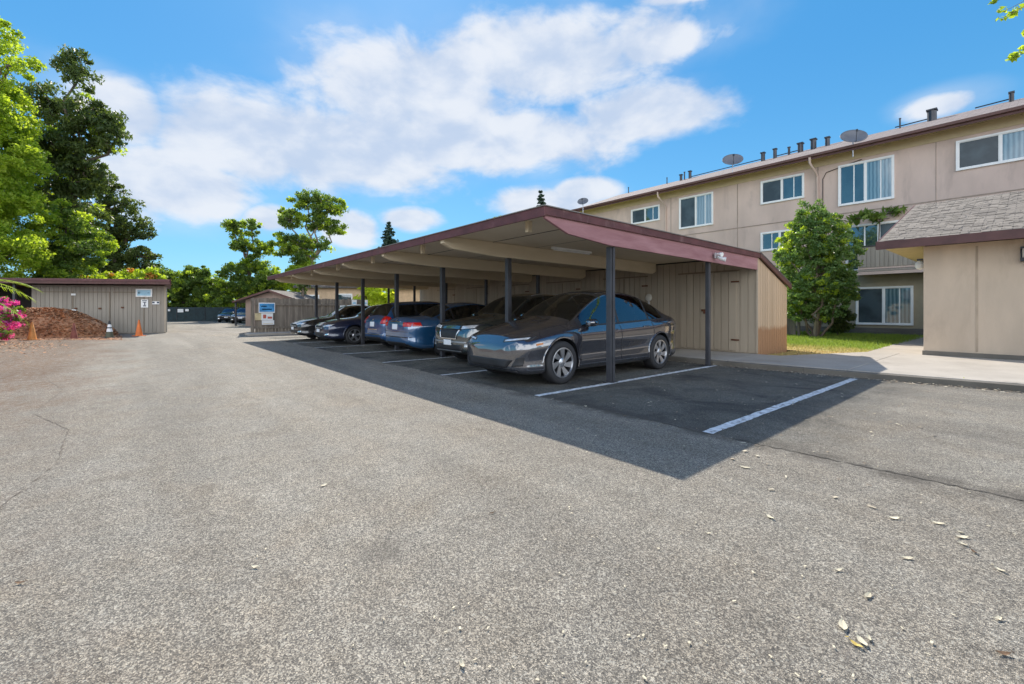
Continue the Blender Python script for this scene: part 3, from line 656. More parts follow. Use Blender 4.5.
for px, py, y, r, lb, po in ((583, 202, 24.5, .36, 'small grey satellite dish on a mast seen behind the carport gable', 5.9), (732.5, 161, 26.0, .50, 'grey satellite dish on the eave above the long downspout joint', .9), (853, 138, 26.0, .50, 'grey satellite dish on the eave above the large top window', .9)):
    dish('satellite_dish', onfac(px, y), y, zfac(px, py, y), r, lb, po)

# potted plant on the balcony
# ------------------------------------------------------------------ right building
rb = thing('laundry_building', 'low beige stucco building with tan shingle roof and red brown fascia', 'building', (2, 18, .1))
wx, wy = -1.79, 14.8
mb = MB(); mb.b2((wx, wy, .1), (9, wy+9, 2.78)); mb.build('wall', stucco, rb)
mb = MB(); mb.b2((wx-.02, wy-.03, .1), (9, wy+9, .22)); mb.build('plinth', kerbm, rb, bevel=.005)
ey, ez, ry, rz_ = 14.2, 2.93, 19.5, 4.66
mb = MB(); mb.prism([(-2.55, ey, ez), (-2.55, ry, rz_), (-2.55, ry+5.3, ez), (-2.55, ry+5.3, ez-.05), (-2.55, ry, rz_-.06), (-2.55, ey, ez-.04)], (12, 0, 0)); mb.build('roof', shingle, rb)
mb = MB()   # ragged shingle butts along the courses
for k in range(38):
    y = ey+.02+k*(ry-ey)/38; z = ez+(y-ey)*(rz_-ez)/(ry-ey)
    x = -2.56+random.uniform(0, .2)
    while x < 8:
        w = random.uniform(.10, .26)
        if random.random() < .5: mb.box((x+w/2, y+.07, z+.025+.006), (w, .135, .007), rot=Matrix.Rotation(math.atan2(rz_-ez, ry-ey), 3, 'X'))
        x += w+.01
mb.build('shingle_course', shingle, rb)
mb = MB(); mb.b2((-2.6, ey-.045, ez-.20), (9.4, ey-.003, ez+.0)); mb.build('fascia', redbrown, rb, bevel=.004)
mb = MB(); mb.prism([(-2.59, ey-.0, ez-.2), (-2.59, ry, rz_-.2), (-2.59, ry, rz_+.0), (-2.59, ey-.0, ez+.0)], (.036, 0, 0)); mb.build('rake_fascia', redbrown, rb)
mb = MB(); mb.b2((-2.55, ey, ez-.12), (9.3, wy-.003, ez-.09)); mb.b2((-2.55, wy-.002, ez-.119), (wx-.003, wy+9, ez-.09)); mb.build('soffit', apt_yellow, rb)
mb = MB(); mb.prism([(wx, wy+.1, 2.77), (wx, ry, rz_-.1), (wx, ry+4, 2.77)], (.15, 0, 0)); mb.build('gable', stucco, rb)
mb = MB(); mb.b2((-.9, wy-.006, .25), (-.86, wy-.001, 2.7)); mb.build('panel_joint', mat('stucco joint', (.38, .30, .22), .9), rb)
t = thing('wall_lamp', 'box shaped dark wall lamp high on the beige stucco wall', 'lamp', (-.05, 14.7, 2.3))
mb = MB(); mb.b2((-.22, wy-.16, 2.28), (.12, wy-.004, 2.36)); mb.b2((-.22, wy-.16, 2.56), (.12, wy-.004, 2.6)); mb.b2((-.22, wy-.03, 2.361), (.12, wy-.004, 2.559)); mb.build('housing', dark, t)
mb = MB(); mb.b2((-.19, wy-.14, 2.362), (.09, wy-.035, 2.558)); mb.build('diffuser', mat('frosted diffuser', (.35, .30, .24), .4), t)
t = thing('porch_lamp', 'round white porch lamp at the corner of the stucco building', 'lamp', (-1.9, 15.4, 2.3))
mb = MB(); mb.lathe([(0, .1), (.05, .09), (.09, .04), (.1, -.03), (.07, -.1), (0, -.13)], (-1.92, 15.3, 2.38), 'Z', 18); mb.build('globe', whitep, t, smooth=True)
mb = MB(); mb.b2((-1.86, 15.25, 2.42), (wx-.002, 15.35, 2.5)); mb.b2((-1.97, 15.25, 2.49), (-1.86, 15.35, 2.53)); mb.build('mount', darkm, t)
mb = MB(); mb.b2((.0, 16.9, 3.83), (.35, 17.2, 4.0)); mb.build('roof_vent', darkm, rb, bevel=.01)

# ------------------------------------------------------------------ fences
def fence(name, pts, h, label, m=old_fence, pitch=.15, z0=0.02, cat='fence', rails=True):
    t = thing(name, label, cat, (*pts[0], 0)); mb = MB(); rl = MB()
    for (a, b) in zip(pts[:-1], pts[1:]):
        A = Vector((*a, 0)); B = Vector((*b, 0)); L = (B-A).length; d = (B-A)/L; n = Vector((d.y, -d.x, 0)); k = int(L/pitch)
        for i in range(k):
            p = A+d*(i+.5)*pitch; hh = h+random.uniform(-.035, .035); th = math.atan2(d.y, d.x)+random.uniform(-.02, .02)
            mb.box(p+Vector((0, 0, z0+hh/2))+n*random.uniform(0, .012), (pitch*.93, .02, hh), th)
        for z in (.35, h-.3): rl.box((A+B)/2+Vector((0, 0, z))-n*.045, (L, .04, .09), math.atan2(d.y, d.x))
        kk = max(1, int(L/2.4))
        for i in range(kk+1):
            p = A+d*L*i/kk-n*.06; pp = MB(); pp.box(p+Vector((0, 0, h/2)), (.09, .09, h-.02), math.atan2(d.y, d.x)); pp.build('post', old_fence, t)
    mb.build('boards', m, t); rl.build('rail', m, t)
    return t
fence('wood_fence', [(-24.7, 9.9), (-24.7, 4.26), (-28.4, 4.9)], 1.80, 'weathered board fence enclosure at the far end of the carport with a blue notice')
fence('wood_fence', [(-24.2, 15.2), (-24.6, 10.0)], 1.45, 'lower grey board fence behind the far parked cars')
fence('wood_fence', [(-16, 22.2), (-6.75, 22.2)], 1.85, 'old board fence beside the leafy shrub near the apartments')
mb = MB(); mb.b2((-24.62, 3.9, 0), (-23.6, 8.6, .12)); tag(mb.build('kerb', concrete, bevel=.02), 'low concrete island at the foot of the fence enclosure', kind='structure')

def sign_board(name, p, w, h, tdir, label, panels, thick=.015, cat='sign'):
    """flat board; tdir = direction along its width; panels: (u0,v0,u1,v1,material) in 0..1"""
    n = Vector((tdir.y, -tdir.x, 0)); p = Vector(p); t = thing(name, label, cat, p)
    mb = MB(); th = math.atan2(tdir.y, tdir.x); mb.box(p, (w, thick, h), th); mb.build('panel', whitep, t)
    for (u0, v0, u1, v1, m, nm) in panels:
        c = p+tdir*((u0+u1)/2-.5)*w+Vector((0, 0, ((v0+v1)/2-.5)*h))+n*(thick/2+.003)
        q = MB(); q.box(c, ((u1-u0)*w, .003, (v1-v0)*h), th); q.build(nm, m, t)
    return t
blue = mat('sign blue', (.06, .28, .55), .5, var=.25); pale = mat('sign pale blue', (.35, .60, .75), .5); tan = mat('sign yellow', (.62, .50, .28), .5, var=.2); ink = mat('sign ink', (.03, .04, .07), .5)
redink = mat('sign red', (.5, .12, .08), .5)
td = Vector((0, 1, 0))
sign_board('notice_sign', (-24.63, 4.85, 1.33), .72, .5, td, 'blue and white notice board on the weathered fence enclosure', [(.04, .1, .96, .92, blue, 'printed_field'), (.15, .6, .5, .7, pale, 'mark'), (.2, .3, .8, .4, ink, 'mark')])
sign_board('notice_sign', (-24.63, 4.72, .89), .80, .34, td, 'cream and yellow notice board under the blue notice', [(.0, .0, .35, 1, tan, 'printed_field'), (.45, .25, .62, .8, redink, 'mark'), (.7, .2, .95, .5, redink, 'mark')])
sign_board('notice_sign', (-24.62, 4.9, .60), .55, .22, td, 'small cream notice lowest on the fence enclosure', [(.1, .2, .9, .3, tan, 'mark')])
for i, (y, z, w) in enumerate(((8.55, 1.3, .28), (9.2, 1.62, .28), (9.85, 1.62, .24))):
    sign_board('stall_placard', (-24.60, y, z), w, .34, td, ['blank white stall placard, lowest and nearest of the three on the fence', 'blank white stall placard between two others on the fence', 'blank white stall placard nearest the lower grey fence'][i], [(.2, .3, .8, .6, pale, 'mark')])

# ------------------------------------------------------------------ left shed
P1 = Vector((-29.7, 1.06, 0)); dS = Vector((-3.2, -5.16, 0)).normalized(); nS = Vector((-dS.y, dS.x, 0))
if nS.dot(-P1) < 0: nS = -nS
ls = thing('parking_shed', 'long grey brown board shed with dark red flat roof beside the mulch pile', 'shed', P1)
Ls = 6.15
E = P1+dS*Ls; Bk = P1.normalized()*5
mb = MB(); mb.prism([P1, E, E+Bk, P1+Bk], (0, 0, 2.5)); mb.build('wall', siding_grey, ls)
mb = MB(); siding(mb, (P1.x, P1.y), (E.x, E.y), .03, 2.42, None, .2, th=.022, side=1 if Vector((dS.y, -dS.x, 0)).dot(nS) > 0 else -1); mb.build('front_siding', siding_grey, ls)
s2 = P1-dS*0
mb = MB(); siding(mb, (P1.x, P1.y), ((P1+Bk).x, (P1+Bk).y), .03, 2.42, None, .2, th=.022, side=1 if Vector((Bk.y, -Bk.x, 0)).dot(-dS) > 0 else -1); mb.build('end_siding', siding_grey, ls)
mb = MB(); mb.box(P1+nS*.03-dS*.03+Vector((0, 0, 1.25)), (.09, .09, 2.4), math.atan2(dS.y, dS.x)); mb.build('corner_trim', siding_tan, ls)
A = P1-dS*.75+nS*.9; B = P1+dS*19+nS*.9
mb = MB(); BK6 = P1.normalized()*6.4; mb.prism([A, B, B+BK6, A+BK6], (0, 0, .12))
for i in range(len(mb.v)): mb.v[i] = (mb.v[i][0], mb.v[i][1], mb.v[i][2]+2.55)
mb.build('roof_deck', redbrown, ls)
mb = MB(); mb.box((A+B)/2+nS*.03+Vector((0, 0, 2.66)), ((B-A).length, .04, .26), math.atan2(dS.y, dS.x)); mb.prism([A+Vector((0,0,2.53)), A+BK6+Vector((0,0,2.53)), A+BK6+Vector((0,0,2.79)), A+Vector((0,0,2.79))], -dS*.04); mb.build('fascia', redbrown, ls)
mb = MB(); mb.box((A+B)/2+nS*.07+Vector((0, 0, 2.71)), ((B-A).length, .03, .1), math.atan2(dS.y, dS.x)); mb.build('drip_edge', plum, ls)
for s_ in (6.5, 9.5, 12.5, 15.5): 
    p = P1+dS*s_+nS*.5; mb = MB(); mb.box(p+Vector((0, 0, 1.27)), (.1, .1, 2.54), math.atan2(dS.y, dS.x)); mb.build('post', postm, ls)
mb = MB(); mb.prism([E-nS*4.5, E+dS*13-nS*4.5, E+dS*13-nS*5, E-nS*5], (0, 0, 2.56)); mb.build('back_wall', mat('shade painted boards', (.05, .045, .04), .9), ls)  # boards coloured near black for the shade inside the open bay
for s_ in (1.0, 2.6, 4.3):
    q = MB(); q.box(P1+dS*(s_+.7)+nS*.035+Vector((0, 0, 2.15)), (1.5, .02, .04), math.atan2(dS.y, dS.x)); q.box(P1+dS*s_+nS*.035+Vector((0, 0, 1.1)), (.03, .02, 2.1), math.atan2(dS.y, dS.x))
    q.build('door_trim', MATS['dark brown trim 0'], ls)
for s_, z in ((3.05, 1.3), (2.0, 1.35), (4.15, 1.3)):
    q = MB(); q.box(P1+dS*s_+nS*.05+Vector((0, 0, z)), (.12, .03, .08), math.atan2(dS.y, dS.x)); q.build('latch', rust, ls)
q = MB(); q.box(P1+dS*4.25+nS*.05+Vector((0, 0, 2.02)), (.2, .02, .1), math.atan2(dS.y, dS.x)); q.box(P1+dS*4.25+nS*.05+Vector((0, 0, 1.2)), (.2, .02, .09), math.atan2(dS.y, dS.x)); q.build('number_plate', whitep, ls)
tdS = -dS
sign_board('notice_sign', P1+dS*.98+nS*.06+Vector((0, 0, 2.12)), .78, .42, tdS, 'pale blue parking notice high on the grey shed', [(.1, .15, .9, .85, pale, 'printed_field'), (.15, .4, .27, .6, ink, 'mark'), (.73, .4, .85, .6, ink, 'mark')])
sign_board('notice_sign', P1+dS*.95+nS*.06+Vector((0, 0, 1.56)), .34, .42, tdS, 'white speed notice under the pale blue one on the shed', [(.15, .80, .85, .9, ink, 'mark'), (.25, .62, .75, .70, ink, 'mark'), (.45, .3, .6, .62, ink, 'mark'), (.3, .15, .7, .27, ink, 'mark')])
sign_board('notice_sign', P1+dS*.42+nS*.06+Vector((0, 0, 1.6)), .34, .16, tdS, 'small white notice with two black spots by the shed corner', [(.02, .35, .35, .85, ink, 'mark'), (.65, .35, .98, .85, ink, 'mark')])

# ------------------------------------------------------------------ cars
def pchip(pts, x):
    X = np.array([p[0] for p in pts], float); Y = np.array([p[1] for p in pts], float); h = np.diff(X); dl = np.diff(Y)/h
    m = np.zeros(len(X)); m[0] = dl[0]; m[-1] = dl[-1]
    for i in range(1, len(X)-1):
        if dl[i-1]*dl[i] > 0:
            w1 = 2*h[i]+h[i-1]; w2 = h[i]+2*h[i-1]; m[i] = (w1+w2)/(w1/dl[i-1]+w2/dl[i])
    x = np.clip(x, X[0], X[-1]); k = np.clip(np.searchsorted(X, x)-1, 0, len(h)-1); t = (x-X[k])/h[k]
    return (2*t**3-3*t**2+1)*Y[k]+(t**3-2*t**2+t)*h[k]*m[k]+(-2*t**3+3*t**2)*Y[k+1]+(t**3-t**2)*h[k]*m[k+1]
NS_LO, NS_SD, NS_GL, NS_RF = 4, 12, 8, 10
def catmull(P, n):
    P = [np.array(p, float) for p in P]; P = [2*P[0]-P[1]]+P+[2*P[-1]-P[-2]]; out = []; segs = len(P)-3
    for i in range(n+1):
        u = i/n*segs; k = min(int(u), segs-1); t = u-k; a, b, c, d = P[k:k+4]
        out.append(.5*((2*b)+(-a+c)*t+(2*a-5*b+4*c-d)*t*t+(-a+3*b-3*c+d)*t**3))
    return out
def make_body(sp):
    """lofted shell; returns verts, faces, material index (0 paint, 1 trim, 2 windscreen, 3 rear, 4.. side)"""
    ys = sp['ys']
    half = []
    for y in ys:
        zb, w, zbelt, wb, zr, wr, zt = [float(pchip(sp[k], y)) for k in ('zb', 'w', 'zbelt', 'wb', 'zr', 'wr', 'zt')]
        zr = max(zr, zbelt+.012); zt = max(zt, zr+.008); wr = min(wr, wb-.012)
        sec = [(w*.86*i/NS_LO, zb) for i in range(NS_LO)]
        H = zbelt-zb
        side = catmull([(w*.86, zb), (w*.955, zb+.05*H), (w*.988, zb+.18*H), (w*.972, zb+.36*H), (w*.985, zb+.54*H), (w*1.0, zb+.70*H), (w*.978, zb+.88*H), (wb, zbelt)], NS_SD)
        sec += [tuple(p) for p in side]
        for i in range(1, NS_GL+1):
            t = [0, .06, .2, .38, .56, .74, .92, .965, 1][i]; bul = sp.get('bulge', .014)*math.sin(math.pi*t)*min(1, (zr-zbelt)*3)
            sec.append((wb+(wr-wb)*t+bul, zbelt+(zr-zbelt)*t))
        for i in range(1, NS_RF+1):
            a = [0, .05, .12, .24, .36, .5, .62, .74, .86, .94, 1][i]; c = 1-(1-a)**2.4 if a < 1 else 1
            sec.append((wr*(1-a), zr+(zt-zr)*c))
        half.append([(x, y, z) for x, z in sec])
    NH = len(half[0]); ring = 2*NH-2
    V = []; F = []; MI = []
    def loop(h): return h + [(-x, y, z) for x, y, z in h[-2:0:-1]]
    rows = [loop(h) for h in half]
    def shrink(row, s, dy):
        cz = (min(p[2] for p in row)+max(p[2] for p in row))/2
        return [(p[0]*s, p[1]+dy, cz+(p[2]-cz)*s) for p in row]
    pre = [shrink(rows[0], .35, -.055), shrink(rows[0], .72, -.045), shrink(rows[0], .92, -.022)]; post = [shrink(rows[-1], .92, .02), shrink(rows[-1], .72, .036), shrink(rows[-1], .35, .04)]
    allr = pre+rows+post; yy = [None]*3+list(ys)+[None]*3
    for r in allr: V += r
    iB = NS_LO+NS_SD; iR = iB+NS_GL
    for i in range(len(allr)-1):
        for k in range(ring):
            k2 = (k+1) % ring; F.append((i*ring+k, i*ring+k2, (i+1)*ring+k2, (i+1)*ring+k)); mi = 0
            kk = k if k < NH-1 else ring-1-k    # half-section strip index
            if yy[i] is not None and yy[i+1] is not None:
                y = (yy[i]+yy[i+1])/2; s = 1 if k < NH-1 else -1
                hgt = float(pchip(sp['zr'], y))-float(pchip(sp['zbelt'], y))
                if iB <= kk < iR and sp['dlo'][0] < y < sp['dlo'][1]:
                    if hgt > .06 and iB+1 <= kk < iR-1:
                        mi = 1
                        for q, (a, b) in enumerate(sp['win']):
                            if a < y < b: mi = 4+q*2+(0 if s > 0 else 1)
                    elif kk in (iB,) : mi = sp.get('dlotrim', 1)
                    elif hgt <= .06: mi = 1
                if iR+1 <= kk and sp['ws'][0] < y < sp['ws'][1]: mi = 2
                if iR+1 <= kk and sp['rw'][0] < y < sp['rw'][1]: mi = 3
                if kk < NS_LO+1: mi = 1
                if kk in (NS_LO+1, NS_LO+2) and sp.get('clad'): mi = 1
            MI.append(mi)
    F.append(tuple(range(ring-1, -1, -1))); MI.append(0)
    b = (len(allr)-1)*ring; F.append(tuple(b+k for k in range(ring))); MI.append(0)
    return V, F, MI
def make_car(sp, name, label, cat, group, wheel_style=0):
    root = thing(name, label, cat, (0, 0, 0), group)
    V, F, MI = make_body(sp)
    nwin = 4+2*len(sp['win'])
    me = bpy.data.meshes.new('tmp'); me.from_pydata(V, [], F)
    mats = [sp['paint'], dark, carglass, carglass]+[carglass]*(nwin-4)
    # unique slots so that the boolean keeps them apart
    for i in range(nwin): me.materials.append(mats[i])
    me.polygons.foreach_set('material_index', MI)
    bm = bmesh.new(); bm.from_mesh(me); bmesh.ops.recalc_face_normals(bm, faces=bm.faces); bm.to_mesh(me); bm.free()
    tmp = bpy.data.objects.new('tmp', me); COL.objects.link(tmp)
    cut = MB(); rw = sp['rwheel']
    for y in sp['axles']:
        for s in (-1, 1):
            w = float(pchip(sp['w'], y)); c = MB()
            cut.lathe([(0, 0), (rw+.045, 0), (rw+.055, .6*s), (0, .6*s)][::1], (s*(w-.27), y, rw+.005), 'X', 40, 1)
    # proper closed cutters
    cm_ = bpy.data.meshes.new('cut'); cv = []; cf = []
    n = 40
    for y in sp['axles']:
        for s in (-1, 1):
            w = float(pchip(sp['w'], y)); b = len(cv)
            for x in (w-.27, w+.4):
                for k in range(n):
                    a = 2*math.pi*k/n; r_ = rw+.05
                    cv.append((s*x, y+r_*math.cos(a), rw+.01+r_*math.sin(a)))
            for k in range(n):
                k2 = (k+1) % n; cf.append((b+k, b+k2, b+n+k2, b+n+k))
            cf.append(tuple(b+k for k in range(n))); cf.append(tuple(b+n+k for k in range(n)))
    cm_.from_pydata(cv, [], cf)
    for i in range(nwin): cm_.materials.append(mats[i])
    cm_.polygons.foreach_set('material_index', [1]*len(cf))
    bm = bmesh.new(); bm.from_mesh(cm_); bmesh.ops.recalc_face_normals(bm, faces=bm.faces); bm.to_mesh(cm_); bm.free()
    co = bpy.data.objects.new('cut', cm_); COL.objects.link(co)
    md = tmp.modifiers.new('b', 'BOOLEAN'); md.object = co; md.operation = 'DIFFERENCE'; md.solver = 'EXACT'
    dg = bpy.context.evaluated_depsgraph_get(); res = bpy.data.meshes.new_from_object(tmp.evaluated_get(dg))
    if len(res.polygons) < 500: print('BOOLEAN FAILED', name); res = me.copy()
    bpy.data.objects.remove(tmp); bpy.data.objects.remove(co)
    vs = [tuple(v.co) for v in res.vertices]; fs = [tuple(p.vertices) for p in res.polygons]; ms = [p.material_index for p in res.polygons]
    bvh = BVHTree.FromPolygons([Vector(v) for v in vs], fs)
    def sub(sel, mi_fn, nm, mt, off=0):
        used = {}; b = MB()
        for f, mi in zip(fs, ms):
            if not sel(mi): continue
            idx = []
            for v in f:
                if v not in used: used[v] = len(b.v); b.v.append(vs[v])
                idx.append(used[v])
            b.f.append(idx); b.m.append(mi_fn(mi))
        if not b.f: return None
        return b.build(nm, mt, root, smooth=True, fixn=False)
    body = sub(lambda m: m in (0, 1), lambda m: m, 'body', [sp['paint'], dark])
    sub(lambda m: m == 2, lambda m: 0, 'windscreen', carglass); sub(lambda m: m == 3, lambda m: 0, 'rear_window', carglass)
    for q in range(4, nwin): sub(lambda m: m == q, lambda m: 0, 'side_window', carglass)
    # patches that follow the shell
    def patch(nm, mt, outline, axis, parent=root, off=.005, nx=14, nz=8, sgn=-1, both=False, lim=None):
        """outline: function (u,v in 0..1) -> 2 coords across the axis; shell hit along the axis"""
        for s in ((1, -1) if both else (1,)):
            b = MB(); ok = True; P = []
            for j in range(nz+1):
                for i in range(nx+1):
                    a, c = outline(i/nx, j/nz)
                    if axis == 'Y': o = Vector((a*s, 4*sgn, c)); d = Vector((0, -sgn, 0))
                    elif axis == 'X': o = Vector((3*s, a, c)); d = Vector((-s, 0, 0))
                    else: o = Vector((a*s, c, 3)); d = Vector((0, 0, -1))
                    h = bvh.ray_cast(o, d)
                    if h[0] is None: P.append(None); continue
                    P.append(h[0]-d*off)
            for p in P: b.v.append(tuple(p) if p is not None else (0, 0, .4))
            for j in range(nz):
                for i in range(nx):
                    q = [j*(nx+1)+i, j*(nx+1)+i+1, (j+1)*(nx+1)+i+1, (j+1)*(nx+1)+i]
                    if all(P[k] is not None for k in q): b.face(q)
            if not b.f: print('patch missed', name, nm); continue
            o = b.build(nm, mt, parent, smooth=True); sd = o.modifiers.new('t', 'SOLIDIFY'); sd.thickness = .006; sd.offset = 0
    rect = lambda a0, a1, c0, c1: (lambda u, v: (a0+(a1-a0)*u, c0+(c1-c0)*v))
    quad = lambda p0, p1, p2, p3: (lambda u, v: tuple((1-u)*(1-v)*a+u*(1-v)*b+u*v*c+(1-u)*v*d for a, b, c, d in zip(p0, p1, p2, p3)))
    for it in sp['details']:
        nm, mt, kind, args, axis, sgn, both = it[:7]; kw = it[7] if len(it) > 7 else {}
        patch(nm, mt, (rect if kind == 'r' else quad)(*args), axis, sgn=sgn, both=both, **kw)
    # door seams, handles, mirrors
    for ysm, z0, z1 in sp['seams']:
        patch('door_seam', dark, rect(ysm-.006, ysm+.006, z0, z1), 'X', nx=1, nz=14, off=.0015, both=True)
    for yh, zh in sp['handles']:
        patch('door_handle', sp.get('handlemat', sp['paint']), rect(yh-.09, yh+.09, zh-.012, zh+.012), 'X', nx=6, nz=2, off=.014, both=True)
    ym, zm = sp['mirror']
    for s in (-1, 1):
        w = float(pchip(sp['wb'], ym)); mb = MB(); c = Vector((s*(w+.11), ym, zm))
        prof = []
        n = 12
        for t_, sc in ((-.11, .02), (-.10, .55), (-.06, .9), (0, 1), (.05, .97), (.07, .9), (.072, .02)):
            for k in range(n):
                a = 2*math.pi*k/n; mb.v.append((c.x+.105*sc*math.cos(a)*(1.0), c.y+t_+.02*s*0, c.z+.07*sc*math.sin(a)))
        for i in range(6):
            for k in range(n): mb.face([i*n+k, i*n+(k+1) % n, (i+1)*n+(k+1) % n, (i+1)*n+k])
        mo = mb.build('wing_mirror', sp.get('mirrormat', sp['paint']), root, smooth=True)
        mb = MB(); mb.tube([(s*(w-.02), ym+.0, zm-.06), (s*(w+.09), ym+.01, zm-.04)], [.03, .025], 8); mb.build('arm', dark, mo, smooth=True)
    # cabin
    k = sp.get('hs', 1.0)
    def seat(x, y, w, nm):
        q = MB(); q.prism([(x-w/2, y-.46, .42*k), (x-w/2, y-.48, .56*k), (x-w/2, y-.02, .52*k), (x-w/2, y+.04, .42*k)], (w, 0, 0))
        q.prism([(x-w/2+.02, y-.05, .5*k), (x-w/2+.02, y+.10, .5*k), (x-w/2+.02, y+.26, 1.04*k), (x-w/2+.02, y+.15, 1.06*k)], (w-.04, 0, 0))
        for hx in ((x,) if w < .8 else (x-.38, x+.38)):
            q.prism([(hx-.13, y+.15, 1.08*k), (hx-.13, y+.26, 1.07*k), (hx-.13, y+.29, 1.23*k), (hx-.13, y+.20, 1.24*k)], (.26, 0, 0)); q.tube([(hx, y+.2, 1.02*k), (hx, y+.22, 1.1*k)], .012, 6)
        q.build(nm, seatm, root, bevel=.03)
    seat(-.38, .0, .5, 'seat'); seat(.38, .0, .5, 'seat'); seat(0, .86, 1.24, 'rear_seat')
    q = MB(); q.prism([(-.70, -1.0, .62*k), (-.70, -1.0, .86*k), (-.70, -.72, .90*k), (-.70, -.60, .82*k), (-.70, -.62, .62*k)], (1.40, 0, 0)); q.build('dashboard', dark, root, bevel=.02)
    q = MB(); c0 = Vector((.38, -.5, .86*k)); q.tube([c0+Vector((math.cos(a*math.pi/10)*.18, -math.sin(a*math.pi/10)*.07, math.sin(a*math.pi/10)*.165)) for a in range(21)], .014, 6, cap=False); q.build('steering_wheel', dark, root, smooth=True)
    # arch lips
    for y in sp['axles']:
        for s in (-1, 1):
            w = float(pchip(sp['w'], y)); mb = MB(); path = []
            for k in range(21):
                a = math.pi*(-.08+1.16*k/20); yy_, zz = y+(rw+.052)*math.cos(a), rw+.01+(rw+.052)*math.sin(a)
                h = bvh.ray_cast(Vector((3*s, yy_+(.012*math.cos(a)), zz+.012*math.sin(a))), Vector((-s, 0, 0)))
                if h[0] is not None and abs(h[0].x) > w*.8: path.append((h[0].x, yy_, zz))
            if len(path) > 3: mb.tube(path, .016 if not sp.get('clad') else .028, 6); mb.build('arch_trim', dark if sp.get('clad') else sp['paint'], root, smooth=True)
    # wheels
    for y in sp['axles']:
        for s in (-1, 1):
            w = float(pchip(sp['w'], y)); xo = s*(w-.018); tw = .225; rr = sp['rim']; q = -s
            mb = MB()   # rim barrel + face; h grows inward
            mb.lathe([(rr, .005*q), (rr-.012, .0), (rr-.02, .03*q), (rr-.03, .12*q), (.06, .13*q), (0, .13*q)], (xo, y, rw), 'X', 36, 1)
            sp_n = sp['spokes']
            for k in range(sp_n):
                a = 2*math.pi*k/sp_n+.2; tw_ = sp.get('twist', 0)
                ca, sa = math.cos(a), math.sin(a); cb, sb = math.cos(a+tw_), math.sin(a+tw_)
                def P(r, ang, off, h): return (xo+h*q, y+r*math.cos(ang)-off*math.sin(ang), rw+r*math.sin(ang)+off*math.cos(ang))
                wi, wo_ = sp['spw']
                inn = [P(.055, a, -wi, .025), P(.055, a, wi, .025)]; out = [P(rr-.015, a+tw_, wo_, .012), P(rr-.015, a+tw_, -wo_, .012)]
                mb.prism([inn[0], inn[1], out[0], out[1]], (.02*q, 0, 0), 0)
            mb.lathe([(0, .008*q), (.05, .01*q), (.075, .022*q), (.078, .05*q)], (xo, y, rw), 'X', 20, 0)
            mb.lathe([(rr+.002, .012*q), (rr+.004, -.002*q), (rr-.012, -.004*q), (rr-.02, .02*q)], (xo, y, rw), 'X', 36, 0)
            wo2 = mb.build('wheel', [sp.get('rimmat', alloy), dark], root, smooth=True)
            mb = MB(); T = rw
            mb.lathe([(rr-.005, .03*q), (rr+.005, .0), (rr+.03, -.006*q), (T-.03, -.004*q), (T-.008, .012*q), (T, .035*q), (T, (tw-.03)*q), (T-.012, tw*q), (rr, tw*q), (rr-.02, .1*q)], (xo, y, rw), 'X', 44)
            mb.build('tyre', rubber, wo2, smooth=True)
    return root
def stations(L0, L1, extra):
    s = set(np.round(np.linspace(L0, L1, 74), 3)); s |= {round(L0+d, 3) for d in (.012, .03, .06, .1, .15)}; s |= {round(L1-d, 3) for d in (.012, .03, .06, .1, .15)}
    for e in extra: s = {v for v in s if abs(v-e) > .018 or v in (L0, L1)}; s.add(round(e, 3))
    return sorted(s)

grey = paint('dark grey metallic paint', (.032, .033, .045), .5, .3, 1, 2.6); blackp = paint('black car paint', (.008, .009, .012), .3, .25, 1, 1.8)
green = paint('deep green black paint', (.012, .026, .028), .5, .28); bluep = paint('mid blue metallic paint', (.012, .10, .25), .45, .3); blue2 = paint('dark blue metallic paint', (.008, .075, .22), .5, .3, 1, 2.0); navy = paint('navy car paint', (.006, .014, .05), .4, .28, 1, 1.8)

